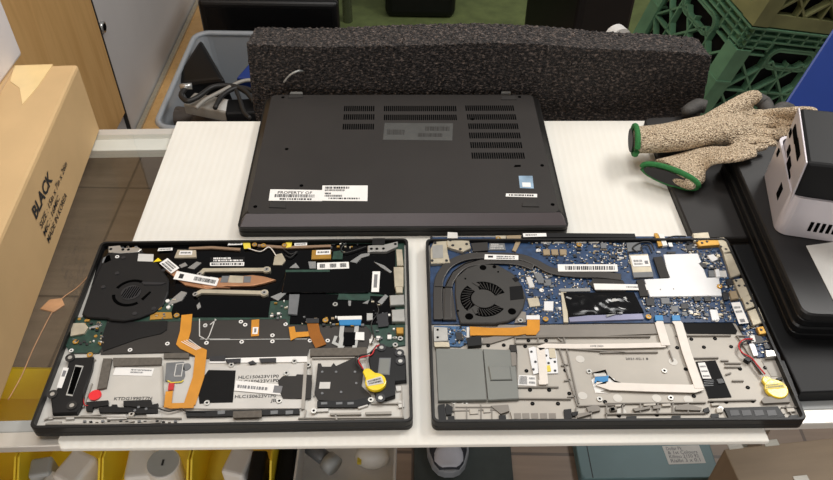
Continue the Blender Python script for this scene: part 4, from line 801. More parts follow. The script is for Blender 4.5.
# scattered tiny components
m2 = MB(); rr = random.Random(5)
for reg, n in ((b1((430, 55), (833, 55), (833, 175), (560, 165)), 150), (b1((430, 150), (600, 210), (580, 385), (440, 360)), 110), (b1((580, 205), (833, 215), (833, 260), (580, 262)), 50), (b2((0, 50), (110, 55), (130, 200), (0, 150)), 60), (b2((215, 45), (480, 60), (500, 215), (400, 130)), 130), (b2((160, 285), (520, 285), (545, 385), (190, 350)), 190), (b2((480, 205), (520, 205), (560, 300), (490, 290)), 30), (b2((570, 395), (620, 395), (690, 476), (600, 476)), 30), (b4((560, 10), (650, 10), (700, 120), (620, 140)), 60), (b1((130, 402), (210, 402), (205, 470), (130, 470)), 36), (b1((130, 70), (300, 70), (300, 120), (150, 110)), 30), (b1((360, 150), (470, 160), (560, 200), (440, 250)), 50)):
    P = [Vector(q) for q in B.P(reg, .0092)]
    for i in range(int(n*1.9)):
        u, v = rr.random(), rr.random(); q = P[0].lerp(P[1], u).lerp(P[3].lerp(P[2], u), v)
        m2.box(q.x, q.y, ZB+.0005, rr.choice((.0008, .0014, .0022)), rr.choice((.0008, .0012, .002)), .0011, rr.choice(('chip_black', 'chip_grey', 'paper_dim', 'paper', 'chip_tan', 'pcb_blue2', 'pcb_blue2', 'nickel', 'chip_black')))
m2.build('small_components', rb, kind='stuff')

# ---- C: closed laptop, underside up
rc = empty('closed_laptop', (-.01816, .74872, 0), 'closed black laptop lying bottom up behind the two opened laptops', 'laptop', rz=.02994)
C = Lap(rc, -.01816, .74872, .02994)
W, D = .364, .2402
yf, yb = -D/2, D/2
MB().prism(rrect(0, -.0075, W+.003, D+.017, .007), 0, .0078, 'lid_black', .001).build('screen_lid', rc, bevel=.0006)
def frust(name, z0, z1, pa, pb, k, **kw):
    n = len(pa); m3 = MB(); m3.add([(x, y, z0) for x, y in pa] + [(x, y, z1) for x, y in pb], [list(range(n))[::-1]] + [[i, (i+1) % n, n+(i+1) % n, n+i] for i in range(n)], 'lid_black'); m3.add([(x, y, z1) for x, y in pb], [list(range(n))], k)
    o_ = m3.build(name, rc, **kw); return o_
out = rrect(0, -.0075, W+.003, D+.017, .007)
def sub(x0, x1, y0, y1, r=.006): return rrect((x0+x1)/2, (y0+y1)/2, x1-x0, y1-y0, r)
frust('base_frame', .0086, .0125, out, out, 'lid_black')
cov = frust('bottom_cover', .0125, .02, sub(-W/2, W/2, yf-.004, yb), sub(-W/2+.008, W/2-.008, yf+.001, yb-.004), 'cover_grey')
# front chamfer strip
m3 = MB(); m3.add([(-W/2+.001, yf-.013, .0125), (W/2-.001, yf-.013, .0125), (W/2-.007, yf+.0012, .0199), (-W/2+.007, yf+.0012, .0199), (-W/2+.001, yf, .0125), (W/2-.001, yf, .0125)], [[0, 1, 2, 3], [0, 3, 4], [1, 5, 2], [0, 4, 5, 1], [4, 3, 2, 5]], 'chamfer'); fb = m3.build('front_edge', rc, bevel=.0004, label='slightly reddish sloping front edge')
e = K(230, 80, 2.38)
x, y = C.L(*e((392, 326))[0], .0165)
MB().cyl(x, y, .0022, .0155, .0172, 'hole', 16).build('screw_hole', rc)
def vents(rows, n):
    for (x0, x1, yy) in rows:
        m4 = MB(); P0, P1 = Vector(C.L(*e((x0, yy))[0], .0201)), Vector(C.L(*e((x1, yy))[0], .0201))
        for i in range(n):
            t = P0.lerp(P1, i/(n-1)); m4.box(t.x, t.y, .02, .0017, .0118, .0005, 'hole')
        m4.build('vent_row', rc)
vents([(273, 342, 68), (272, 342, 88), (270, 341, 111)], 15); vents([(368, 537, 68), (368, 538, 89)], 36)
vents([(562, 674, 67), (566, 679, 88), (569, 684, 110), (571, 689, 132), (574, 693, 155), (577, 699, 180)], 24)
C.label('label', e((364, 142), (529, 144), (531, 103), (368, 102)), .02, [(.55, .8, .6, .95, 'dash'), (.2, .4, .5, .85, 'dash'), (.3, .6, .05, .3, 'dash')], paper='grey_label', ink='rubber', label='dull grey rating label', seed=41)
C.label('label', e((92, 287), (219, 288), (221, 262), (96, 260)), .02, [(.62, .85, .15, .8, 'PROPERTY OF'), (.3, .58, .1, .85, 'bar'), (.08, .22, .2, .8, 'dash')], label='white property label with a barcode', seed=42)
C.label('label', e((218, 287), (327, 288), (328, 251), (220, 251)), .0201, [(.78, .92, .06, .6, 'dash'), (.62, .74, .06, .5, 'bar'), (.42, .52, .06, .2, 'dash'), (.25, .38, .06, .45, 'bar'), (.1, .2, .15, .85, 'dash')], label='white serial number label', ink='ink', seed=43)
C.label('sticker', e((690, 257), (723, 258), (720, 228), (687, 228)), .02, [(.1, .45, .2, .8, 'block')], paper='holo', ink='paper', label='small bluish hologram sticker')
C.label('label', e((656, 277), (731, 279), (731, 271), (657, 270)), .02, [(.25, .75, .1, .9, 'dash')], label='thin white strip label at the right', seed=44)
for pp in (e((92, 302), (133, 304), (131, 292), (95, 291)), e((695, 300), (736, 301), (733, 291), (697, 291)), e((138, 42), (174, 41), (172, 34), (142, 34)), e((645, 46), (682, 46), (678, 38), (646, 38))): C.plate('rubber_foot', pp, .0198, .0212, 'rubber', inset=.0004)
for pp in (e((142, 33), (173, 33), (172, 28), (145, 28)), e((646, 32), (668, 32), (668, 27), (646, 27))): C.plate('hinge_cover', pp, .012, .0195, 'silver')
for p in e((126, 41), (135, 164), (60, 301), (768, 296), (743, 203), (689, 40), (577, 93), (170, 251)): C.disc('screw_hole', p[0], p[1], .0022, .0195, .0203, 'hole')
C.plate('reset_slot', e((676, 207), (692, 206), (692, 202), (678, 202)), .0195, .0203, 'hole')
MB().box(0, yf-.0128, .0083, .05, .002, .0012, 'hole').build('lid_notch', rc)

# ------------------------------------------------------------------ foam block
fy0, fy1, fz0 = .882, .94, -.24
tops = [(248, 28, 44), (262, 27, 45), (290, 28, 46), (330, 28, 47), (380, 25.5, 46), (430, 24, 45), (480, 23, 43), (540, 25.5, 44), (570, 28, 47), (600, 31, 49), (640, 33, 50), (680, 35, 52), (700, 37, 54), (714, 40, 57)]
ring = []
N = 300
fl0, fl1, fr0, fr1 = aty(246.5, 45, fy0), aty(256, 122, fy0), aty(712, 54, fy0), aty(698, 125, fy0)
def edge_x(a, b, z): return a.x + (b.x-a.x)*min(1.6, (z-a.z)/(b.z-a.z))
lerp_x = (0, 0)
import bisect
def interp(t, col):
    xs = [q[0] for q in tops]; i = min(max(bisect.bisect(xs, t)-1, 0), len(tops)-2); u = (t-xs[i])/(xs[i+1]-xs[i]); return tops[i][col]*(1-u)+tops[i+1][col]*u
rr = random.Random(3)
verts = []; faces = []
prof_n = 40 + 14
for i in range(N+1):
    px = 248 + (714-248)*i/N
    tb_ = aty(px, interp(px, 1), fy1); tf = aty(px, interp(px, 2), fy0)
    zb_, zf_ = tb_.z, tf.z
    u = i/N
    xl, xr = lerp_x
    taper = 0
    col_ = []
    for j in range(41): col_.append((fy0, fz0 + (zf_-fz0)*(j/40)**.8))
    for j in range(1, 14): t = j/13; col_.append((fy0 + (fy1-fy0)*t, zf_ + (zb_-zf_)*math.sin(t*math.pi/2)))
    col_.append((fy1, fz0))
    for (yy, zz) in col_:
        xx = edge_x(fl0, fl1, zz)*(1-u) + edge_x(fr0, fr1, zz)*u; j_ = .0011; verts.append((xx + rr.uniform(-j_, j_), yy + rr.uniform(-j_, j_), zz + rr.uniform(-j_, j_)))
n = len(col_)
for i in range(N):
    for j in range(n): faces.append([i*n+j, (i+1)*n+j, (i+1)*n+(j+1) % n, i*n+(j+1) % n])
faces += [list(range(n)), [N*n+j for j in range(n)]]
foam = MB(); foam.add(verts, faces, 'porous_foam'); o = foam.build('foam_block')
wp = [aty(284, 82, fy0-.003), aty(290, 75, fy0-.006), aty(298, 71, fy0-.006), aty(304, 71, fy0+.004)]
MB().tube(crom(wp), .0014, 'ribbon_grey', n=6).build('wire_stub', o, label='thin pale wire sticking out of the foam')
tag(o, 'upright slab of dark grey porous packing foam behind the closed laptop', 'foam')

# ------------------------------------------------------------------ cardboard box + white box
cbx = empty('cardboard_box', (-.415, .81, -.005), 'long tan cardboard carton with black BLACK print lying on the counter at left', 'box', rz=R(5.3))
bh = .098
# local: +x to the left negative; box spans x -.42..0, y -.66..0
MB().box(-.2, -.33, bh/2, .4, .66, bh, 'cardboard').build('body', cbx, bevel=.004)
m2 = MB(); m2.prism([(-.075, -.001), (-.03, -.001), (-.035, -.05), (-.042, -.085), (-.055, -.05), (-.07, -.035)], bh, bh+.0006, 'tape'); m2.box(-.053, .0008, bh-.03, .045, .0012, .06, 'tape'); m2.build('packing_tape', cbx, label='clear tape at the far end of the carton')
m2 = MB(); m2.box(-.075, -.33, bh+.0003, .002, .655, .0006, 'cardboard_side'); m2.build('flap_seam', cbx)
m2 = MB(); sx_ = .0006
def side_text(txt, y0, y1, z, h): put_text(m2, txt, (sx_, y0, z), (0, 1, 0), (0, 0, 1), 'ink', width=y1-y0, height=h, off=.028 if txt == 'BLACK' else .006)
rcinv = lambda px, py: None
def on_side(px, py):
    # point of the right side face (local x=0) seen at a pixel
    c, s_ = math.cos(R(5.3)), math.sin(R(5.3)); nrm = Vector((c, s_, 0)); p0 = Vector((-.415, .81, -.005)); d = ray(px, py); o_ = Vector((0, 0, CAMH)); t = (p0-o_).dot(nrm)/d.dot(nrm); p = o_+d*t-p0
    return -s_*p.x + c*p.y, p.z
K6 = K(0, 120, 3.332)
for txt, ya, yb_, zz, h in (('BLACK', -.2365, -.172, .0575, .0145), ('SIZE : 15in x 7in x 26in', -.2345, -.1265, .042, .0078), ('MIC : 16MIC', -.2345, -.174, .0312, .0072), ('MADE IN KOREA', -.233, -.1555, .0195, .0078)): side_text(txt, ya, yb_, zz, h)
m2.build('printed_text', cbx, recalc=False)
print('BOXTOP', on_side(0, 238.5), on_side(60, 120), on_side(76, 70), on_side(0, 395), on_side(99, 126))
wbx = MB().box(-.70, .56, .093+.14, .42, .54, .28, 'white_card').build('white_box', bevel=.004)
tag(wbx, 'white cardboard box standing on the tan carton at the left edge', 'box')

# ------------------------------------------------------------------ bits on the glass
p = at(53, 305, -.004)
m2 = MB(); m2.prism([(p.x-.011, p.y-.006), (p.x+.004, p.y-.01), (p.x+.012, p.y), (p.x+.006, p.y+.009), (p.x-.006, p.y+.007)], -.005, -.003, 'copper_scrap'); tag(m2.build('foil_scrap', bevel=.0008), 'small copper coloured scrap lying on the glass at left', 'scrap')
tag(MB().tube(crom([at(104, 258, -.0045), at(80, 285, -.0045), at(58, 303, -.0035), at(35, 345, -.0045), at(22, 375, -.0045), at(8, 400, -.0045)]), .0006, 'copper_scrap', n=5).build('thin_wire'), 'thin stray wire lying on the glass beside the copper scrap', 'wire')

# ------------------------------------------------------------------ right side: slab, panel, laptop stack, mini computer
def slab_laptop(name, pts, z0, h, label, k1='laptop_black', k2='laptop_black', group=None, seam=None):
    c = sum((Vector(p) for p in pts), Vector((0, 0)))/len(pts)
    r = empty(name, (c.x, c.y, z0), label, 'laptop', group)
    loc = [(Vector(p)-c) for p in pts]
    q = []
    n = len(loc)
    for i in range(n):
        p0, p1, p2 = loc[i-1], loc[i], loc[(i+1) % n]
        a_, b_ = p1 + (p0-p1).normalized()*.012, p1 + (p2-p1).normalized()*.012
        for j in range(6):
            t = j/5; q.append(tuple((a_*(1-t)+p1*t)*(1-t) + (p1*(1-t)+b_*t)*t))
    MB().prism(q, 0, h*.46, k1, .0015).build('screen_lid', r); MB().prism(q, h*.5, h, k2, .0015).build('base', r)
    MB().prism([(x*.985, y*.985) for x, y in q], h*.44, h*.52, 'hole').build('hinge_gap', r)
    return r
sl = slab_laptop('closed_laptop', [(.3045, .606), (.64, .626), (.625, .86), (.2955, .835)], -.005, .015, 'flat dark grey laptop under the gloves and the laptop stack', 'slab_grey', 'slab_grey')
s0 = at(663, 199, .0104); s1 = at(725, 199, .0104)
pan = MB().prism([(.352, .405), (.66, .423), (.65, .615), (.345, .598)], -.005, .010, 'mat_black', .001).build('counter_mat', bevel=.001); tag(pan, 'flat black mat on the counter right of the opened laptops', 'mat')
zs = .0102
bl_, fl_ = at(718, 167, .011).xy, at(789, 338, .011).xy
ax_ = (fl_-bl_).normalized(); rt_ = Vector((-ax_.y, ax_.x))
if rt_.x < 0: rt_ = -rt_
base = [fl_, fl_+rt_*.22, bl_+rt_*.22, bl_]
for i, (dx, dy, h, lb, k2) in enumerate(((0, 0, .0165, 'black laptop at the bottom of the stack on the right', 'laptop_black'), (.003, .002, .0165, 'black laptop on top of the stack under the silver mini computer', 'stack_top'))):
    slab_laptop('closed_laptop', [(p.x+dx, p.y+dy) for p in base], zs, h, lb, 'laptop_black', k2, 'stacked closed laptops'); zs += h+.0003
# sheet of paper on the stack
pa = [at(806, 246, zs), at(833, 300, zs), at(880, 300, zs), at(850, 240, zs)]
m2 = MB().prism([(q.x, q.y) for q in pa], zs, zs+.0004, 'paper_dim'); 
tag(m2.build('paper_slip'), 'white paper slip under the silver mini computer', 'paper')
# mini computer
ms = at(775, 233, zs+.001); mback = at(763.5, 170, zs+.001)
ang = math.atan2(mback.y-ms.y, mback.x-ms.x) - math.pi/2
Lm = (mback-ms).length
mc = empty('mini_computer', (ms.x, ms.y, zs+.0005), 'silver mini computer with an open shell and a ports panel on the laptop stack', 'computer', rz=ang)
hs = .05
def rr_open(w, d, r): return rrect(w/2, d/2, w, d, r, 6)
o_, i_ = rr_open(.115, Lm, .012), [(.003+(x-.0)*(.109/.115), .003+y*((Lm-.006)/Lm)) for x, y in rr_open(.115, Lm, .012)]
n = len(o_); m2 = MB()
m2.add([(x, y, 0) for x, y in o_] + [(x, y, hs) for x, y in o_] + [(x, y, hs) for x, y in i_] + [(x, y, .003) for x, y in i_], [[L*n+i, L*n+(i+1) % n, (L+1)*n+(i+1) % n, (L+1)*n+i] for L in range(3) for i in range(n)] + [list(range(n))[::-1], [3*n+i for i in range(n)]], 'silver_shell')
m2.build('shell', mc)
MB().prism([(-.0004, .03), (.001, .03), (.001, .041), (-.0004, .041)], .020, .036, 'hole', 0).build('lock_slot', mc)
MB().box(-.0002, .105 if Lm > .12 else Lm-.022, .042, .0012, .006, .008, 'hole').build('side_hole', mc)
m2 = MB()
for i in range(14): m2.box(.03+i*.0058, -.0001, .016, .0032, .0012, .012, 'hole')
m2.build('vent_row', mc)
tilt = Matrix.Rotation(R(10), 3, 'Y')
ib = MB().box(.045, (Lm-.02)/2, .036, .09, Lm-.02, .072, 'mat_black').build('inner_unit', mc, bevel=.003, loc=(.0045, .006, .021), rot=(R(4), R(-3), R(-2)), label='black inner block raised out of the shell')
pn = MB().box(-.001, (Lm-.02)/2, .036, .002, Lm-.02, .072, 'silver_shell').build('port_panel', ib, bevel=.0006)
LL = Lm-.02
for (u, v, w_, h_) in ((.90, .62, .008, .007), (.72, .78, .022, .009), (.42, .80, .026, .009), (.70, .48, .010, .010), (.50, .42, .016, .012), (.34, .36, .010, .010), (.36, .16, .010, .010), (.20, .30, .008, .010)):
    MB().box(-.0022, u*LL, v*.072, .0012, w_, h_, 'hole').build('port', ib)

# ------------------------------------------------------------------ gloves
def ell(c, ax, up, a, b_, n=24):
    return [c + ax*a*math.cos(2*math.pi*i/n) + up*b_*math.sin(2*math.pi*i/n) for i in range(n)]
def finger(mb_, pts, radii, k='knit', flat=.85): 
    P = crom(pts, 5); Rr = []
    for i in range(len(P)):
        t = i/(len(P)-1)*(len(radii)-1); j = min(int(t), len(radii)-2); Rr.append(radii[j]*(1-(t-j))+radii[j+1]*(t-j))
    # rounded end
    d = (P[-1]-P[-2]).normalized(); e_ = P[-1]; r_ = Rr[-1]
    for s_ in (.45, .8, .97): P.append(e_+d*r_*s_); Rr.append(r_*math.sqrt(max(.02, 1-s_*s_)))
    mb_.tube(P, 1, k, n=14, radii=Rr, flat=flat)
def glove(name, label, secs, fingers, cuff, tips, thick=None):
    r = empty(name, (0, 0, 0), label, 'glove', 'work gloves')
    c0 = secs[0][0]; r.location = (c0.x, c0.y, .011)
    off = -Vector(r.location)
    m3 = MB(); rings = []
    pts = crom([s[0] for s in secs], 5)
    def par(t, i):
        tt = t*(len(secs)-1); j = min(int(tt), len(secs)-2); return secs[j][i]*(1-(tt-j))+secs[j+1][i]*(tt-j)
    for i, p in enumerate(pts):
        t = i/(len(pts)-1); d = (pts[min(i+1, len(pts)-1)]-pts[max(i-1, 0)]); 
        ax = Vector((-d.y, d.x, 0)).normalized()
        if i == 0 and cuff is not None: ax = cuff
        rings.append(ell(p+off, ax, Vector((0, 0, 1)), par(t, 1), par(t, 2)))
    m3.loft(rings, 'knit')
    for f in fingers: finger(m3, [Vector(q)+off for q in f[0]], f[1])
    o = m3.build('knit_body', r)
    md = o.modifiers.new('merge', 'REMESH'); md.mode = 'VOXEL'; md.voxel_size = .0022; md.use_smooth_shade = True
    md = o.modifiers.new('soften', 'SMOOTH'); md.factor = .5; md.iterations = 4
    # cuff band, and a black disc painting the shade inside the opening
    rg = rings[0]; cc_ = sum(rg, Vector())/len(rg)
    m3 = MB(); pt = rg+[rg[0], rg[1]]; m3.tube([cc_+(q-cc_)*1.03 for q in pt], .0035, 'glove_green', n=8); m3.build('cuff_band', r, label='green hem of the cuff')
    din = (pts[0]-pts[1]).normalized(); m3 = MB(); m3.add([cc_+(q-cc_)*.86+din*.0058 for q in rg], [list(range(len(rg)))], 'ink'); m3.add([cc_+(q-cc_)*.86+din*.0050 for q in rg], [list(range(len(rg)))[::-1]], 'ink'); m3.build('opening_shade', r)
    for f in tips:
        m3 = MB(); finger(m3, [Vector(q)+off for q in f[0]], f[1], 'glove_dip'); m3.build('fingertip', r, label='dark coated fingertip')
    return r
g = lambda x, y, z: at(x, y, z)
s_ = [(g(635, 140, 0.0330), .021, .013), (g(665, 138, 0.0340), .0215, .015), (g(700, 132, 0.0350), .024, .016), (g(728, 128, 0.0360), .027, .016), (g(745, 126, 0.0360), .022, .013)]
cu = (g(633, 121, 0.0350)-g(639, 158, 0.0310)).normalized()
glove('work_glove', 'beige knitted work glove with green hem lying on top with thumb raised', s_,
      [([g(705, 128, 0.0370), g(726, 113, 0.0450), g(745, 101, 0.0510), g(754, 97, 0.0540)], [.016, .013, .0112, .0102]),
       ([g(735, 118, 0.0370), g(765, 115, 0.0410), g(797, 112, 0.0710), g(812, 112, 0.0770)], [.010, .009, .008, .007]),
       ([g(735, 126, 0.0370), g(770, 124, 0.0410), g(795, 124, 0.0560), g(808, 124, 0.0610)], [.010, .0095, .0085, .007]),
       ([g(735, 135, 0.0330), g(765, 135, 0.0390), g(785, 135, 0.0450), g(797, 136, 0.0470)], [.010, .0095, .0085, .007]),
       ([g(730, 143, 0.0310), g(752, 144, 0.0330), g(765, 144, 0.0390), g(772, 144, 0.0410)], [.010, .0095, .0085, .007])], cu,
      [([g(757, 99, 0.0505), g(764, 103, 0.0470), g(768, 110, 0.0450)], [.0098, .0102, .0085])])
s_ = [(g(670, 176, 0.0210), .033, .010), (g(692, 167, 0.0205), .027, .0085), (g(710, 158, .034), .023, .0075), (g(733, 153, .0505), .017, .006), (g(752, 149, .0525), .013, .005)]
cu = (g(700, 186, 0.0200)-g(641, 165, 0.0200)).normalized()
glove('work_glove', 'beige knitted work glove with folded open green cuff lying underneath', s_, [([g(740, 151, .0515), g(752, 149, .0525), g(764, 147, .0525)], [.006, .0055, .005])], cu,
      [([g(706, 107, .021), g(698, 106, .021), g(688, 111, .020)], [.0095, .011, .009]), ([g(772, 118, 0.0200), g(782, 108, 0.0220), g(790, 108, 0.0220)], [.008, .009, .007])])

# ------------------------------------------------------------------ crates and the blue bin
CR = Matrix.Rotation(R(14.58), 3, 'Z') @ Matrix.Rotation(R(6.1), 3, 'X') @ Matrix.Rotation(R(13.42), 3, 'Y')
def crate(name, label, corner, k, U=.33, V=.33, Hh=.28):
    r = empty(name, corner, label, 'crate', 'stacked crates'); r.rotation_mode = 'QUATERNION'; r.rotation_quaternion = CR.to_quaternion()
    # local: x = u along the right face, y = v along the left face (receding), z = up ; corner post at origin, rim z=0
    def wall(nm, o_, ax, L, inn):
        # lattice wall from o_ along ax (length L); inn = inward normal
        mw = MB(); ax, inn, o2 = Vector(ax), Vector(inn), Vector(o_)
        rotm = Matrix((ax, inn, Vector((0, 0, 1)))).transposed()
        def bx(u0, u1, z0, z1, d0, d1):
            c = o2 + ax*(u0+u1)/2 + inn*(d0+d1)/2 + Vector((0, 0, (z0+z1)/2)); mw.box(c.x, c.y, c.z, u1-u0, d1-d0, z1-z0, k, rot=rotm)
        def bar(u0, z0, u1, z1, t=.005):
            c = o2 + ax*(u0+u1)/2 + inn*.009 + Vector((0, 0, (z0+z1)/2)); a_ = math.atan2(z1-z0, u1-u0); L2 = math.hypot(u1-u0, z1-z0)
            mw.box(c.x, c.y, c.z, L2, .016, t, k, rot=rotm @ Matrix.Rotation(-a_, 3, 'Y'))
        for z in (0, -.015, -.03): bx(.0, L, z-.004, z, -.002 if z == 0 else 0, .02)
        for z in (-.047, -.064): bx(0, L/2-.082, z-.004, z, 0, .02); bx(L/2+.082, L, z-.004, z, 0, .02)
        bx(0, L, -.058, 0, .016, .02) if False else None
        hc, hw, hh = L/2, .062, .021
        zc = -.072
        # backing skin split round the hand hole
        bx(0, hc-hw, -.056, -.002, .012, .0145); bx(hc+hw, L, -.056, -.002, .012, .0145); bx(hc-hw, hc+hw, -.030, -.002, .012, .0145)
        # oval ring with fins
        prev = None
        for (sc, w_) in ((1, .005), (1.28, .004)):
            ptsr = []
            for i in range(33):
                t = 2*math.pi*i/32; cx_ = (hw-hh)*(1 if math.cos(t) > 0 else -1); ptsr.append((hc + cx_ + hh*sc*math.cos(t), zc + hh*sc*math.sin(t)))
            for i in range(32): bar(*ptsr[i], *ptsr[i+1], w_)
        for i in range(32):
            t = 2*math.pi*i/32; cx_ = (hw-hh)*(1 if math.cos(t) > 0 else -1)
            bar(hc+cx_+hh*math.cos(t), zc+hh*math.sin(t), hc+cx_+hh*1.28*math.cos(t), zc+hh*1.28*math.sin(t), .003)
        for u in [L*i/8 for i in range(1, 8)]:
            if abs(u-hc) > hw+.01: bx(u-.002, u+.002, -.056, 0, 0, .018)
            else: bx(u-.002, u+.002, -.03, 0, 0, .018)
        # lattice below
        bx(0, L, -Hh, -Hh+.03, 0, .016); bx(0, L, -.165, -.160, 0, .016)
        for i in range(5):
            u = .03 + (L-.06)*i/4
            bx(u-.002, u+.002, -Hh+.03, -.08, 0, .016)
        n5 = 3
        for i in range(n5):
            u0 = .03+(L-.06)*i/n5; u1 = .03+(L-.06)*(i+1)/n5
            bar(u0, -.08, u1, -.165); bar(u1, -.08, u0, -.165); bar(u0, -.165, u1, -.25); bar(u1, -.165, u0, -.25)
        mw.build(nm, r)
    wall('side_panel', (0, 0, 0), (1, 0, 0), U, (0, 1, 0)); wall('side_panel', (0, V, 0), (0, -1, 0), V, (1, 0, 0))
    wall('side_panel', (U, V, 0), (-1, 0, 0), U, (0, -1, 0)); wall('side_panel', (U, 0, 0), (0, 1, 0), V, (-1, 0, 0))
    for (x0, y0, sx0, sy0) in ((0, 0, 1, 1), (0, V, 1, -1), (U, V, -1, -1), (U, 0, -1, 1)):
        m3 = MB(); t = .038
        m3.prism([(x0-sx0*.003, y0-sy0*.003), (x0+sx0*t, y0-sy0*.003), (x0+sx0*t, y0+sy0*.006), (x0+sx0*.006, y0+sy0*.006), (x0+sx0*.006, y0+sy0*t), (x0-sx0*.003, y0+sy0*t)], -Hh, -.056, k)
        m3.box(x0+sx0*.016, y0+sy0*.016, -.14, .042, .042, .005, k); m3.build('corner_post', r)
    MB().box(U/2, V/2, -Hh/2-.02, U-.05, V-.05, Hh-.06, 'black_matte').build('dark_fill', r, label='dark contents of the crate')  # solid black filler added so the lattice looks dark inside
    m3 = MB()
    for i in range(7): m3.box(U*(i+.5)/7, V/2, -Hh+.006, .008, V-.01, .012, k); m3.box(U/2, V*(i+.5)/7, -Hh+.006, U-.01, .008, .012, k)
    m3.build('base_grid', r)
    return r
cp = at(752, 27, -.2)
crate('milk_crate', 'green plastic lattice crate leaning behind the gloves', cp, 'crate_green')
crate('milk_crate', 'dusty olive crate stacked on the green crate at top right', cp + CR @ Vector((.002, .002, .2835)), 'crate_olive')
# second stack carrying them: a low crate below
# blue bin in front of the crates
q0, q1 = aty(833, 33, 1.06), aty(783, 110, .98)
bp = empty('blue_bin', (q1.x, q1.y, q1.z-.35), 'plain blue plastic sheet leaning in front of the crates at right', 'sheet')
d = q0-q1
loc = lambda p: p-Vector(bp.location)
lo = q1 - d*1.6
pts = [loc(lo), loc(q0+d*.6), loc(q0+d*.6+Vector((.5, .06, 0))), loc(lo+Vector((.5, .06, 0)))]
thk = Vector((-.0, .006, .004))
m2 = MB(); m2.add(pts+[p+thk for p in pts], [[0, 1, 2, 3], [7, 6, 5, 4], [0, 4, 5, 1], [1, 5, 6, 2], [2, 6, 7, 3], [3, 7, 4, 0]], 'blue_plastic')
bpy.data.objects.remove(bp)
bo = m2.build('plastic_sheet', bevel=.002); bo.location = (q1.x, q1.y, q1.z-.35); tag(bo, 'plain blue plastic sheet leaning in front of the crates at right', 'sheet')

# ------------------------------------------------------------------ storage tubs behind left
def tub(name, label, x0, x1, y0, y1, zr, k='milky', h=.4):
    r = empty(name, ((x0+x1)/2, (y0+y1)/2, zr-h), label, 'tub'); cx, cy = (x0+x1)/2, (y0+y1)/2
    o_ = rrect(0, 0, x1-x0, y1-y0, .04); s2 = .86
    i_ = [(x*.985, y*.985) for x, y in o_]; ob = [(x*s2, y*s2) for x, y in o_]; ib_ = [(x*s2*.98, y*s2*.98) for x, y in o_]
    n = len(o_); m3 = MB()
    m3.add([(x, y, 0) for x, y in ob]+[(x, y, h) for x, y in o_]+[(x, y, h) for x, y in i_]+[(x, y, .006) for x, y in ib_], [[L*n+i, L*n+(i+1) % n, (L+1)*n+(i+1) % n, (L+1)*n+i] for L in range(3) for i in range(n)]+[list(range(n))[::-1], [3*n+i for i in range(n)]], k)
    m3.build('body', r)
    m3 = MB(); pr_ = [(x, y, h) for x, y in o_]; m3.tube(pr_+[pr_[0], pr_[1]], .008, k, n=6); m3.build('rim', r)
    return r
zr = -.5
A0, A1 = at(196, 33, zr), at(149, 128, zr)
tub('storage_tub', 'pale translucent storage tub of cables and adapters behind the counter', A0.x, A0.x+.60, A1.y, A0.y, zr, h=.445)
tc0 = bpy.data.objects['storage_tub']
MB().prism(rrect(0, 0, .50, (A0.y-A1.y)*.86, .04), .01, .25, 'cable_dark', .01).build('dark_liner', tc0, label='dark packing filling the tub')
# things in the tubs
def leather(px, z):
    pass
pts = [at(200, 37, -.46), at(225, 80, -.5), at(178, 85, -.52), at(179, 70, -.5)]
m2 = MB(); low = [Vector((p.x+.01, p.y+.03, p.z-.12)) for p in pts]
m2.add(pts+low, [[0, 1, 2, 3], [7, 6, 5, 4], [0, 4, 5, 1], [1, 5, 6, 2], [2, 6, 7, 3], [3, 7, 4, 0]], 'laptop_black'); tag(m2.build('black_case', bevel=.012, segs=3), 'black soft case leaning in the storage tub', 'case')
pts = [at(252, 60, -.50), at(236, 78, -.52), at(280, 82, -.52), at(290, 50, -.50)]
m2 = MB(); low = [Vector((p.x, p.y+.01, p.z-.05)) for p in pts]; m2.add(pts+low, [[0, 1, 2, 3], [7, 6, 5, 4], [0, 4, 5, 1], [1, 5, 6, 2], [2, 6, 7, 3], [3, 7, 4, 0]], 'blue_plastic'); tag(m2.build('blue_folder', bevel=.004), 'dark blue flat folder lying in the storage tub beside the foam', 'folder')
pz = -.49
a_, b_ = at(190, 103, pz), at(234, 112, pz)
cpt = (a_+b_)/2; an = math.atan2(b_.y-a_.y, b_.x-a_.x)
ad = empty('power_adapter', (cpt.x, cpt.y, pz-.015), 'grey brick power adapter lying on cables in the tub', 'adapter', 'power adapters', rz=an)
MB().box(0, 0, .015, (b_-a_).length, .055, .03, 'adapter_grey').build('body', ad, bevel=.004); MB().box((b_-a_).length/2-.02, 0, .0305, .03, .045, .001, 'paper_dim').build('label', ad); MB().tube([((b_-a_).length/2, 0, .015), ((b_-a_).length/2+.03, 0, .013)], .007, 'cable_dark').build('cable_boot', ad)
q = at(252, 111, pz); ad2 = empty('power_adapter', (q.x, q.y, pz-.02), 'black power adapter beside the grey one near the foam', 'adapter', 'power adapters', rz=.1)
MB().box(0, 0, .02, .12, .06, .035, 'black_plastic').build('body', ad2, bevel=.004); MB().tube([(.02, .03, .02), (.02, .12, .05)], .004, 'steel', n=10).build('plug_pin', ad2)
for i, (cx_, cy_, rr_, lb) in enumerate(((178, 117, .034, 'round brown bundle at the left end of the cable tub'), (205, 121, .032, 'round dark bundle in front of the grey adapter'))):
    q = at(cx_, cy_, pz-.07); m2 = MB(); rgs = []
    for j in range(9):
        t = math.pi*(j/8-.5); rgs.append([Vector((rr_*math.cos(t)*math.cos(2*math.pi*a_/16)*1.2+.0001, rr_*math.cos(t)*math.sin(2*math.pi*a_/16)+.0001*a_, rr_*.7*math.sin(t))) for a_ in range(16)])
    m2.loft(rgs, 'brown_round'); o = m2.build('cable_bundle', loc=(q.x, q.y, q.z)); tag(o, lb, 'bundle')
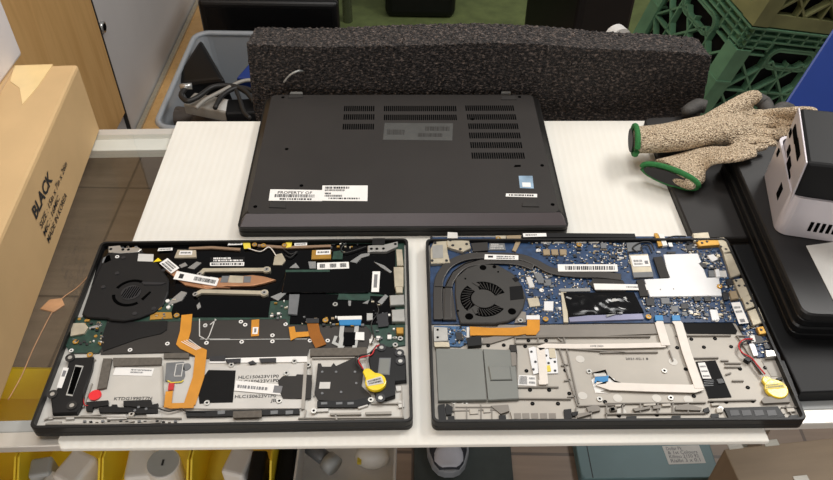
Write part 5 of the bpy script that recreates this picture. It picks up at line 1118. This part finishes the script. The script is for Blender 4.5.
for i, (pl, r_, k, lb) in enumerate((([(186, 88), (181, 95), (187, 101), (198, 97), (213, 87), (232, 86), (246, 92), (254, 102)], .0065, 'cable_dark', 'dark cable looping over the grey adapter'), ([(215, 108), (222, 96), (236, 88), (250, 90), (262, 98)], .006, 'cable_dark', 'second dark cable crossing beside the foam'), ([(196, 108), (205, 100), (220, 92), (240, 82), (252, 80)], .005, 'adapter_grey', 'grey cable running up towards the foam'), ([(236, 90), (240, 100), (244, 112), (250, 118)], .005, 'cable_dark', 'short dark cable beside the black adapter'))):
    pp = [at(x_, y_, pz+.035) for x_, y_ in pl]; o = MB().tube(crom(pp), r_, k, n=8).build('cable'); tag(o, lb, 'cable', 'loose cables in the tub')
q0, q1 = at(180, 87, pz+.04), at(192, 86, pz+.04); tag(MB().tube([q0, q1], .008, 'steel', n=12).build('cable_plug'), 'shiny barrel plug lying on the cables at the left', 'plug')
# filler in the tubs (crumpled black packing)
# ---- far items
def fbox(name, label, cat, px0, py0, px1, py1, Y, depth, k, bev=.01, floor=False):
    p0, p1 = aty(px0, py0, Y), aty(px1, py1, Y); z0 = FL+.009 if floor else p1.z
    m3 = MB().box((p0.x+p1.x)/2, Y+depth/2, (p0.z+z0)/2, abs(p1.x-p0.x), depth, abs(p0.z-z0), k); o = m3.build(name, bevel=bev, segs=3); return tag(o, label, cat) if label else o
scr = empty('monitor', (aty(268, 11, 2.06).x, 2.08, FL), 'black flat screen standing behind the storage tub', 'screen')
p0, p1 = aty(198, 11, 2.06), aty(340, 36, 2.06)
MB().box(0, 0, (p0.z+p1.z)/2-FL-.12, abs(p1.x-p0.x), .03, abs(p0.z-p1.z)+.30, 'laptop_black').build('bezel', scr, bevel=.012, segs=3)
MB().box(0, -.0155, (p0.z+p1.z)/2-FL-.12, abs(p1.x-p0.x)-.04, .002, abs(p0.z-p1.z)+.26, 'glossy_black').build('display', scr)
MB().box(0, .02, .13, .06, .03, .26, 'laptop_black').build('stand', scr); MB().box(0, .0, .008, .26, .18, .016, 'laptop_black').build('foot', scr, bevel=.004)
fbox('black_crate', 'dark box of loose parts against the wood at top left', 'box', 215, -14, 326, 12, 2.35, .4, 'black_matte', floor=True)
for (px, py, lb) in ((285, 8, 'small pale plug lying on the dark box, left one'), (318, 3, 'small pale plug lying on the dark box, right one')):
    q = aty(px, py, 2.345); tag(MB().box(q.x, q.y, q.z, .025, .02, .018, 'paper_dim').build('pale_plug', bevel=.003), lb, 'plug')
pc = at(348, 23, FL); tag(MB().tube([(pc.x, pc.y, FL+.009), (pc.x+.005, pc.y+.02, FL+1.2)], .02, 'steel', n=14).build('metal_pole'), 'thin chrome pole standing on the floor behind the foam', 'pole')
bg = empty('carry_case', (at(420, 22, FL).x, at(420, 21, FL).y+.01, FL+.0085), 'black carry case on the green matting behind the foam', 'case')
x0, x1 = at(386, 22, FL).x, at(456, 22, FL).x
MB().box(0, .12, .15, x1-x0, .26, .30, 'laptop_black').build('body', bg, bevel=.03, segs=3); MB().tube(crom([(-.08, -.012, .2), (-.05, -.05, .23), (.05, -.05, .23), (.08, -.012, .2)]), .01, 'black_plastic').build('handle', bg); MB().box(.1, -.012, .1, .05, .006, .02, 'steel').build('latch', bg)
bx0, bx1 = aty(530, 26, 2.2), aty(618, 30, 2.2)
dv = empty('printer', ((bx0.x+bx1.x)/2+.045, 2.40, FL), 'black machine with a white strip behind the right half of the foam', 'printer', rz=R(24))
MB().box(0, 0, .28, bx1.x-bx0.x-.06, .32, .56, 'laptop_black').build('body', dv, bevel=.02, segs=3); MB().box(0, -.02, .57, .22, .16, .03, 'black_plastic').build('lid', dv, bevel=.006)
MB().box(.05, -.02, .588, .015, .15, .006, 'paper').build('white_strip', dv, rot=(0, 0, 0))
q = aty(616, 26, 2.0); tr = empty('tape_roll', (q.x, q.y, q.z-.03), 'small white and blue roll beside the green crate', 'roll'); 
tr.rotation_euler = (R(90), 0, .4); MB().ring(0, 0, .02, .036, 0, .03, 'paper', 24).build('roll', tr); MB().ring(0, 0, .012, .02, -.002, .032, 'blue_plastic', 20).build('core', tr)

# ------------------------------------------------------------------ under the counter
zrim, zbot = SHZ+.085, SHZ+.001
def pxx(px): return at(px, 470, zrim).x
edges = [-75, 11, 97, 187, 271]
nbin = ['yellow parts bin at the far left under the counter', 'yellow parts bin with flat white chargers, second from left', 'yellow parts bin with a round white charger, third from left', 'yellow parts bin with a two port charger, rightmost']
yfb = at(100, 492, zrim).y; ybb = yfb+.20
bins = []
for i in range(4):
    x0, x1 = pxx(edges[i])+.001, pxx(edges[i+1])-.001; cx = (x0+x1)/2; w = x1-x0
    r = empty('parts_bin', (cx, yfb, zbot), nbin[i], 'bin', 'yellow parts bins on the shelf'); bins.append((x0, x1)); hB = zrim-zbot; t = .003
    MB().box(0, .1, .0015, w, .2, .003, 'yellow_bin').build('bottom', r)
    for s2 in (-1, 1):
        m3 = MB(); xx = s2*(w/2-t/2)
        m3.add([(xx-t/2, 0, .003), (xx-t/2, .2, .003), (xx-t/2, .2, hB), (xx-t/2, .05, hB), (xx-t/2, 0, hB*.45)]+[(xx+t/2, 0, .003), (xx+t/2, .2, .003), (xx+t/2, .2, hB), (xx+t/2, .05, hB), (xx+t/2, 0, hB*.45)], [[0, 1, 2, 3, 4], [9, 8, 7, 6, 5]]+[[j, (j+1) % 5, 5+(j+1) % 5, 5+j] for j in range(5)], 'yellow_bin'); m3.build('side_wall', r, bevel=.0006)
    MB().box(0, .2-t/2, hB/2+.0015, w-2*t, t, hB-.003, 'yellow_bin').build('back_wall', r); MB().box(0, t/2, hB*.225, w-2*t, t, hB*.45-.003, 'yellow_bin').build('front_lip', r)
def charger(px, py, w, d, h, rz, label, k='charger_white', rx=0, ports=0, z=None, cyl=False):
    zc = z if z is not None else zbot+.0035
    q = at(px, py, zc+h); r = empty('charger', (q.x, q.y, zc), label, 'charger', 'chargers in the bins'); r.rotation_euler = (rx, 0, rz)
    if cyl:
        m3 = MB(); m3.cyl(0, 0, w/2, 0, h, k, 28); m3.build('body', r, bevel=.002); m3 = MB(); m3.cyl(0, 0, w/2-.002, h, h+.0012, 'charger_grey', 28); m3.build('top', r); MB().box(0, 0, h+.0013, .003, .009, .001, 'ink').build('mark', r)
    else:
        MB().box(0, 0, h/2, w, d, h, k).build('body', r, bevel=min(w, d, h)*.16, segs=3)
        for j in range(ports): MB().box((j-.5*(ports-1))*.0, -d/2-.0003, h*(.35+.3*j), .010 if j else .011, .0012, .0035 if j else .005, 'hole').build('port', r)
    return r
charger(40, 466, .03, .03, .06, .2, 'small grey translucent box at the left bin edge', 'charger_grey')
charger(54, 482, .035, .03, .055, -.3, 'small white charger in the second yellow bin')
charger(74, 466, .042, .05, .06, -.4, 'larger white charger tilted in the second yellow bin')
charger(140, 462, .04, .05, .055, .1, 'white charger partly behind the round one')
charger(163, 463, .047, 0, .066, 0, 'round white charger with a grey top', cyl=True)
charger(238, 460, .034, .045, .07, -.25, 'white charger with two port openings', ports=2)
charger(257, 466, .022, .05, .072, .0, 'black charger in the rightmost yellow bin', 'black_plastic')
# beside: black box, white tray
q0, q1 = at(275, 470, zbot+.05), at(294, 470, zbot+.05)
tag(MB().box((q0.x+q1.x)/2, q0.y, zbot+.025, q1.x-q0.x-.004, .11, .05, 'black_plastic').build('black_box', bevel=.003), 'black box between the yellow bins and the white tray', 'box')
q0, q1 = at(295, 462, zbot+.06), at(396, 462, zbot+.06); tw = q1.x-q0.x
ty_ = empty('white_tray', ((q0.x+q1.x)/2, q0.y-.01, zbot), 'white plastic tray under the counter holding a grey cylinder', 'tray')
MB().box(0, 0, .002, tw*.95, .2, .004, 'charger_white').build('bottom', ty_)
for s2 in (-1, 1): MB().box(s2*tw*.485, 0, .03, .003, .2, .056, 'charger_white').build('side_wall', ty_); MB().box(0, s2*.0985, .03, tw*.96, .003, .056, 'charger_white').build('end_wall', ty_)
zt_ = zbot+.035
cyl_ = empty('microphone', at(322, 452, zt_), 'grey cylinder lying in the white tray', 'cylinder'); L0 = Vector(cyl_.location)
MB().tube([at(310, 447, zt_)-L0, at(328, 461, zt_)-L0], .011, 'chip_grey', n=18).build('body', cyl_); MB().tube([at(327, 460, zt_)-L0, at(335, 467, zt_)-L0], .0145, 'charger_grey', n=20).build('head', cyl_)
q = at(372, 452, zbot+.03); ms_ = empty('white_mouse', (q.x, q.y, zbot+.0045), 'rounded white gadget in the white tray, behind the grey cylinder', 'gadget')
rgs = [[Vector((.026*s2*math.cos(2*math.pi*a_/18), .018*s2*math.sin(2*math.pi*a_/18), z_)) for a_ in range(18)] for s2, z_ in ((.8, 0), (1, .008), (.95, .02), (.7, .028), (.3, .032))]
MB().loft(rgs, 'white_plastic').build('body', ms_); MB().box(-.018, -.012, .02, .006, .008, .006, 'yellow_tab').build('tab', ms_)
# floor things
m0, m1 = at(414, 455, FL), at(511, 455, FL)
tag(MB().box((m0.x+m1.x)/2, .97, FL+.004, m1.x-m0.x, .5, .008, 'mat_grey').build('door_mat', bevel=.003), 'dark grey mat on the tiled floor below the counter', 'mat')
# shoe: toe points to the camera
tz = FL+.008
tc_, hl = at(449, 478, tz), at(446, 430, tz)
sh = empty('shoe', (tc_.x, tc_.y, tz), 'dark shoe with pale toe cap and grey sole on the mat', 'shoe', rz=R(2))
secs = [(0, .010, .0), (.006, .024, .0), (.02, .036, .0), (.05, .046, .0), (.09, .0475, .0), (.14, .040, .0), (.2, .036, .0), (.25, .033, .0), (.272, .02, .0)]
def shoe_rings(z0, zf, sc=1.0, n=20):
    out_ = []
    for (y_, w_, _) in secs: out_.append((y_, w_*sc))
    return out_
def outline(sc): 
    L_ = [( -w_*sc, y_) for (y_, w_, _) in secs]; R_ = [(w_*sc, y_) for (y_, w_, _) in secs[::-1]]; return L_+R_
MB().prism(outline(1.0), 0, .026, 'shoe_sole', .003).build('sole', sh, bevel=.002)
rgs = []
for (y_, w_, _) in secs[1:-1]:
    hgt = .026 + .045*min(1, max(0.15, y_/.1)) + (.04 if y_ > .16 else 0); w2 = w_*.9
    rgs.append([Vector((w2*math.cos(math.pi*j/12), y_, .024+(hgt-.024)*math.sin(math.pi*j/12)**.8)) for j in range(13)])
MB().loft(rgs, 'shoe_dark').build('upper', sh)
rgs = []
for (y_, w_) in ((.008, .016), (.014, .024), (.024, .032), (.04, .034), (.055, .03)):
    hgt = .03 + .045*min(1, max(.15, y_/.1)); rgs.append([Vector((w_*math.cos(math.pi*j/12), y_, .026+(hgt-.024)*math.sin(math.pi*j/12)**.8)) for j in range(13)])
MB().loft(rgs, 'shoe_toe').build('toe_cap', sh)
for j in range(3): MB().box(0, .085+j*.02, .078+j*.004, .05, .007, .006, 'shoe_sole').build('lace', sh, bevel=.002)
# teal laptop on the floor
t0, t1, t2 = at(580, 477, FL+.03), at(719, 476, FL+.03), at(574, 445, FL+.03)
tl = empty('closed_laptop', ((t0.x+t1.x)/2, t0.y+.12, FL), 'closed teal laptop on the floor with a handwritten white note', 'laptop', rz=math.atan2(t1.y-t0.y, t1.x-t0.x))
tw = (t1-t0).length
MB().prism(rrect(0, 0, tw, .24, .012), 0, .013, 'teal', .002).build('base', tl); MB().prism(rrect(0, 0, tw, .24, .012), .0145, .03, 'teal', .002).build('screen_lid', tl); MB().prism(rrect(0, 0, tw*.97, .23, .012), .0125, .015, 'hole').build('hinge_gap', tl)
MB().box(-tw/2+.025, .0, .0301, .002, .238, .0004, 'ink').build('lid_line', tl)
def tloc(px, py):
    p = at(px, py, FL+.0305)-Vector(tl.location); a_ = -tl.rotation_euler.z; return Vector((math.cos(a_)*p.x-math.sin(a_)*p.y, math.sin(a_)*p.x+math.cos(a_)*p.y))
nq = [tloc(669, 464.5), tloc(706, 463), tloc(699, 445), tloc(662, 446)]
m3 = MB(); m3.prism(nq, .0302, .0306, 'paper_dim')
for i, s2 in enumerate(('Dollar Pk', '& 1st Colours', 'Kilimo 2150 92', 'Rialbi 3 x 0.1')):
    v = .76-.22*i; a_ = nq[0].lerp(nq[3], v).lerp(nq[1].lerp(nq[2], v), .08); b_ = nq[0].lerp(nq[3], v).lerp(nq[1].lerp(nq[2], v), .5 if i == 0 else .88); dd = (b_-a_).normalized()
    put_text(m3, s2, (*a_, .0308), (*dd, 0), (-dd.y, dd.x, 0), 'ink_grey', width=(b_-a_).length, height=.0085)
m3.build('paper_note', tl, recalc=False, label='white handwritten note on the lid')
# brown carton with clear tabs
zc_ = FL+.36
c0, c1 = at(724, 449, zc_), at(870, 434, zc_)
bc = empty('brown_carton', ((c0.x+c1.x)/2, (c0.y+c1.y)/2, FL), 'brown carton with clear tabs under the right end of the counter', 'carton', rz=math.atan2(c1.y-c0.y, c1.x-c0.x)); Lc = (c1-c0).length
MB().box(.0, -.07, .18, Lc, .14, .36, 'brown_card').build('body', bc, bevel=.002)
for px in (735, 771, 801):
    p = at(px, 446 if px < 760 else (443 if px < 790 else 479), zc_)-Vector(bc.location); a_ = -bc.rotation_euler.z; xl = math.cos(a_)*p.x-math.sin(a_)*p.y; yl = math.sin(a_)*p.x+math.cos(a_)*p.y
    MB().box(xl, min(yl, .004), .3605, .026, .012, .002, 'clear_tab').build('clear_tab', bc, bevel=.0008)

# ------------------------------------------------------------------ light
def area(name, loc, sx, sy, power, col, rot=(0, 0, 0)):
    l = bpy.data.lights.new(name, 'AREA'); l.shape = 'RECTANGLE'; l.size = sx; l.size_y = sy; l.energy = power; l.color = col
    o = bpy.data.objects.new(name, l); COL.objects.link(o); o.location = loc; o.rotation_euler = rot; return o
area('overhead_light', (-.35, .35, 1.75), 1.2, .35, 10, (1, .98, .96))
area('overhead_light', (-.1, 1.15, 1.75), 1.2, .3, 13, (1, .98, .95))  # extra lamp added to brighten the wood and door at back left
area('overhead_light', (.8, 1.0, 1.75), 1.2, .35, 6, (1, .98, .96))
area('overhead_light', (1.5, 1.7, 1.75), .5, 1.2, 42, (1, .97, .93))  # added far right, clear of reflections, to lift the left wall and background
area('front_fill_light', (-.2, -1.7, .15), 2.4, 1.5, 26, (1, .98, .96), (R(90), 0, 0))  # unseen fill added behind the camera to brighten under the counter
w = bpy.data.worlds.new('world'); SC.world = w; w.use_nodes = True
w.node_tree.nodes['Background'].inputs[0].default_value = (.92, .9, .88, 1); w.node_tree.nodes['Background'].inputs[1].default_value = .22
SC.view_settings.view_transform = 'Standard'; SC.view_settings.look = 'None'; SC.view_settings.gamma = 1; SC.view_settings.use_curve_mapping = False
SC.view_settings.exposure = -0.12
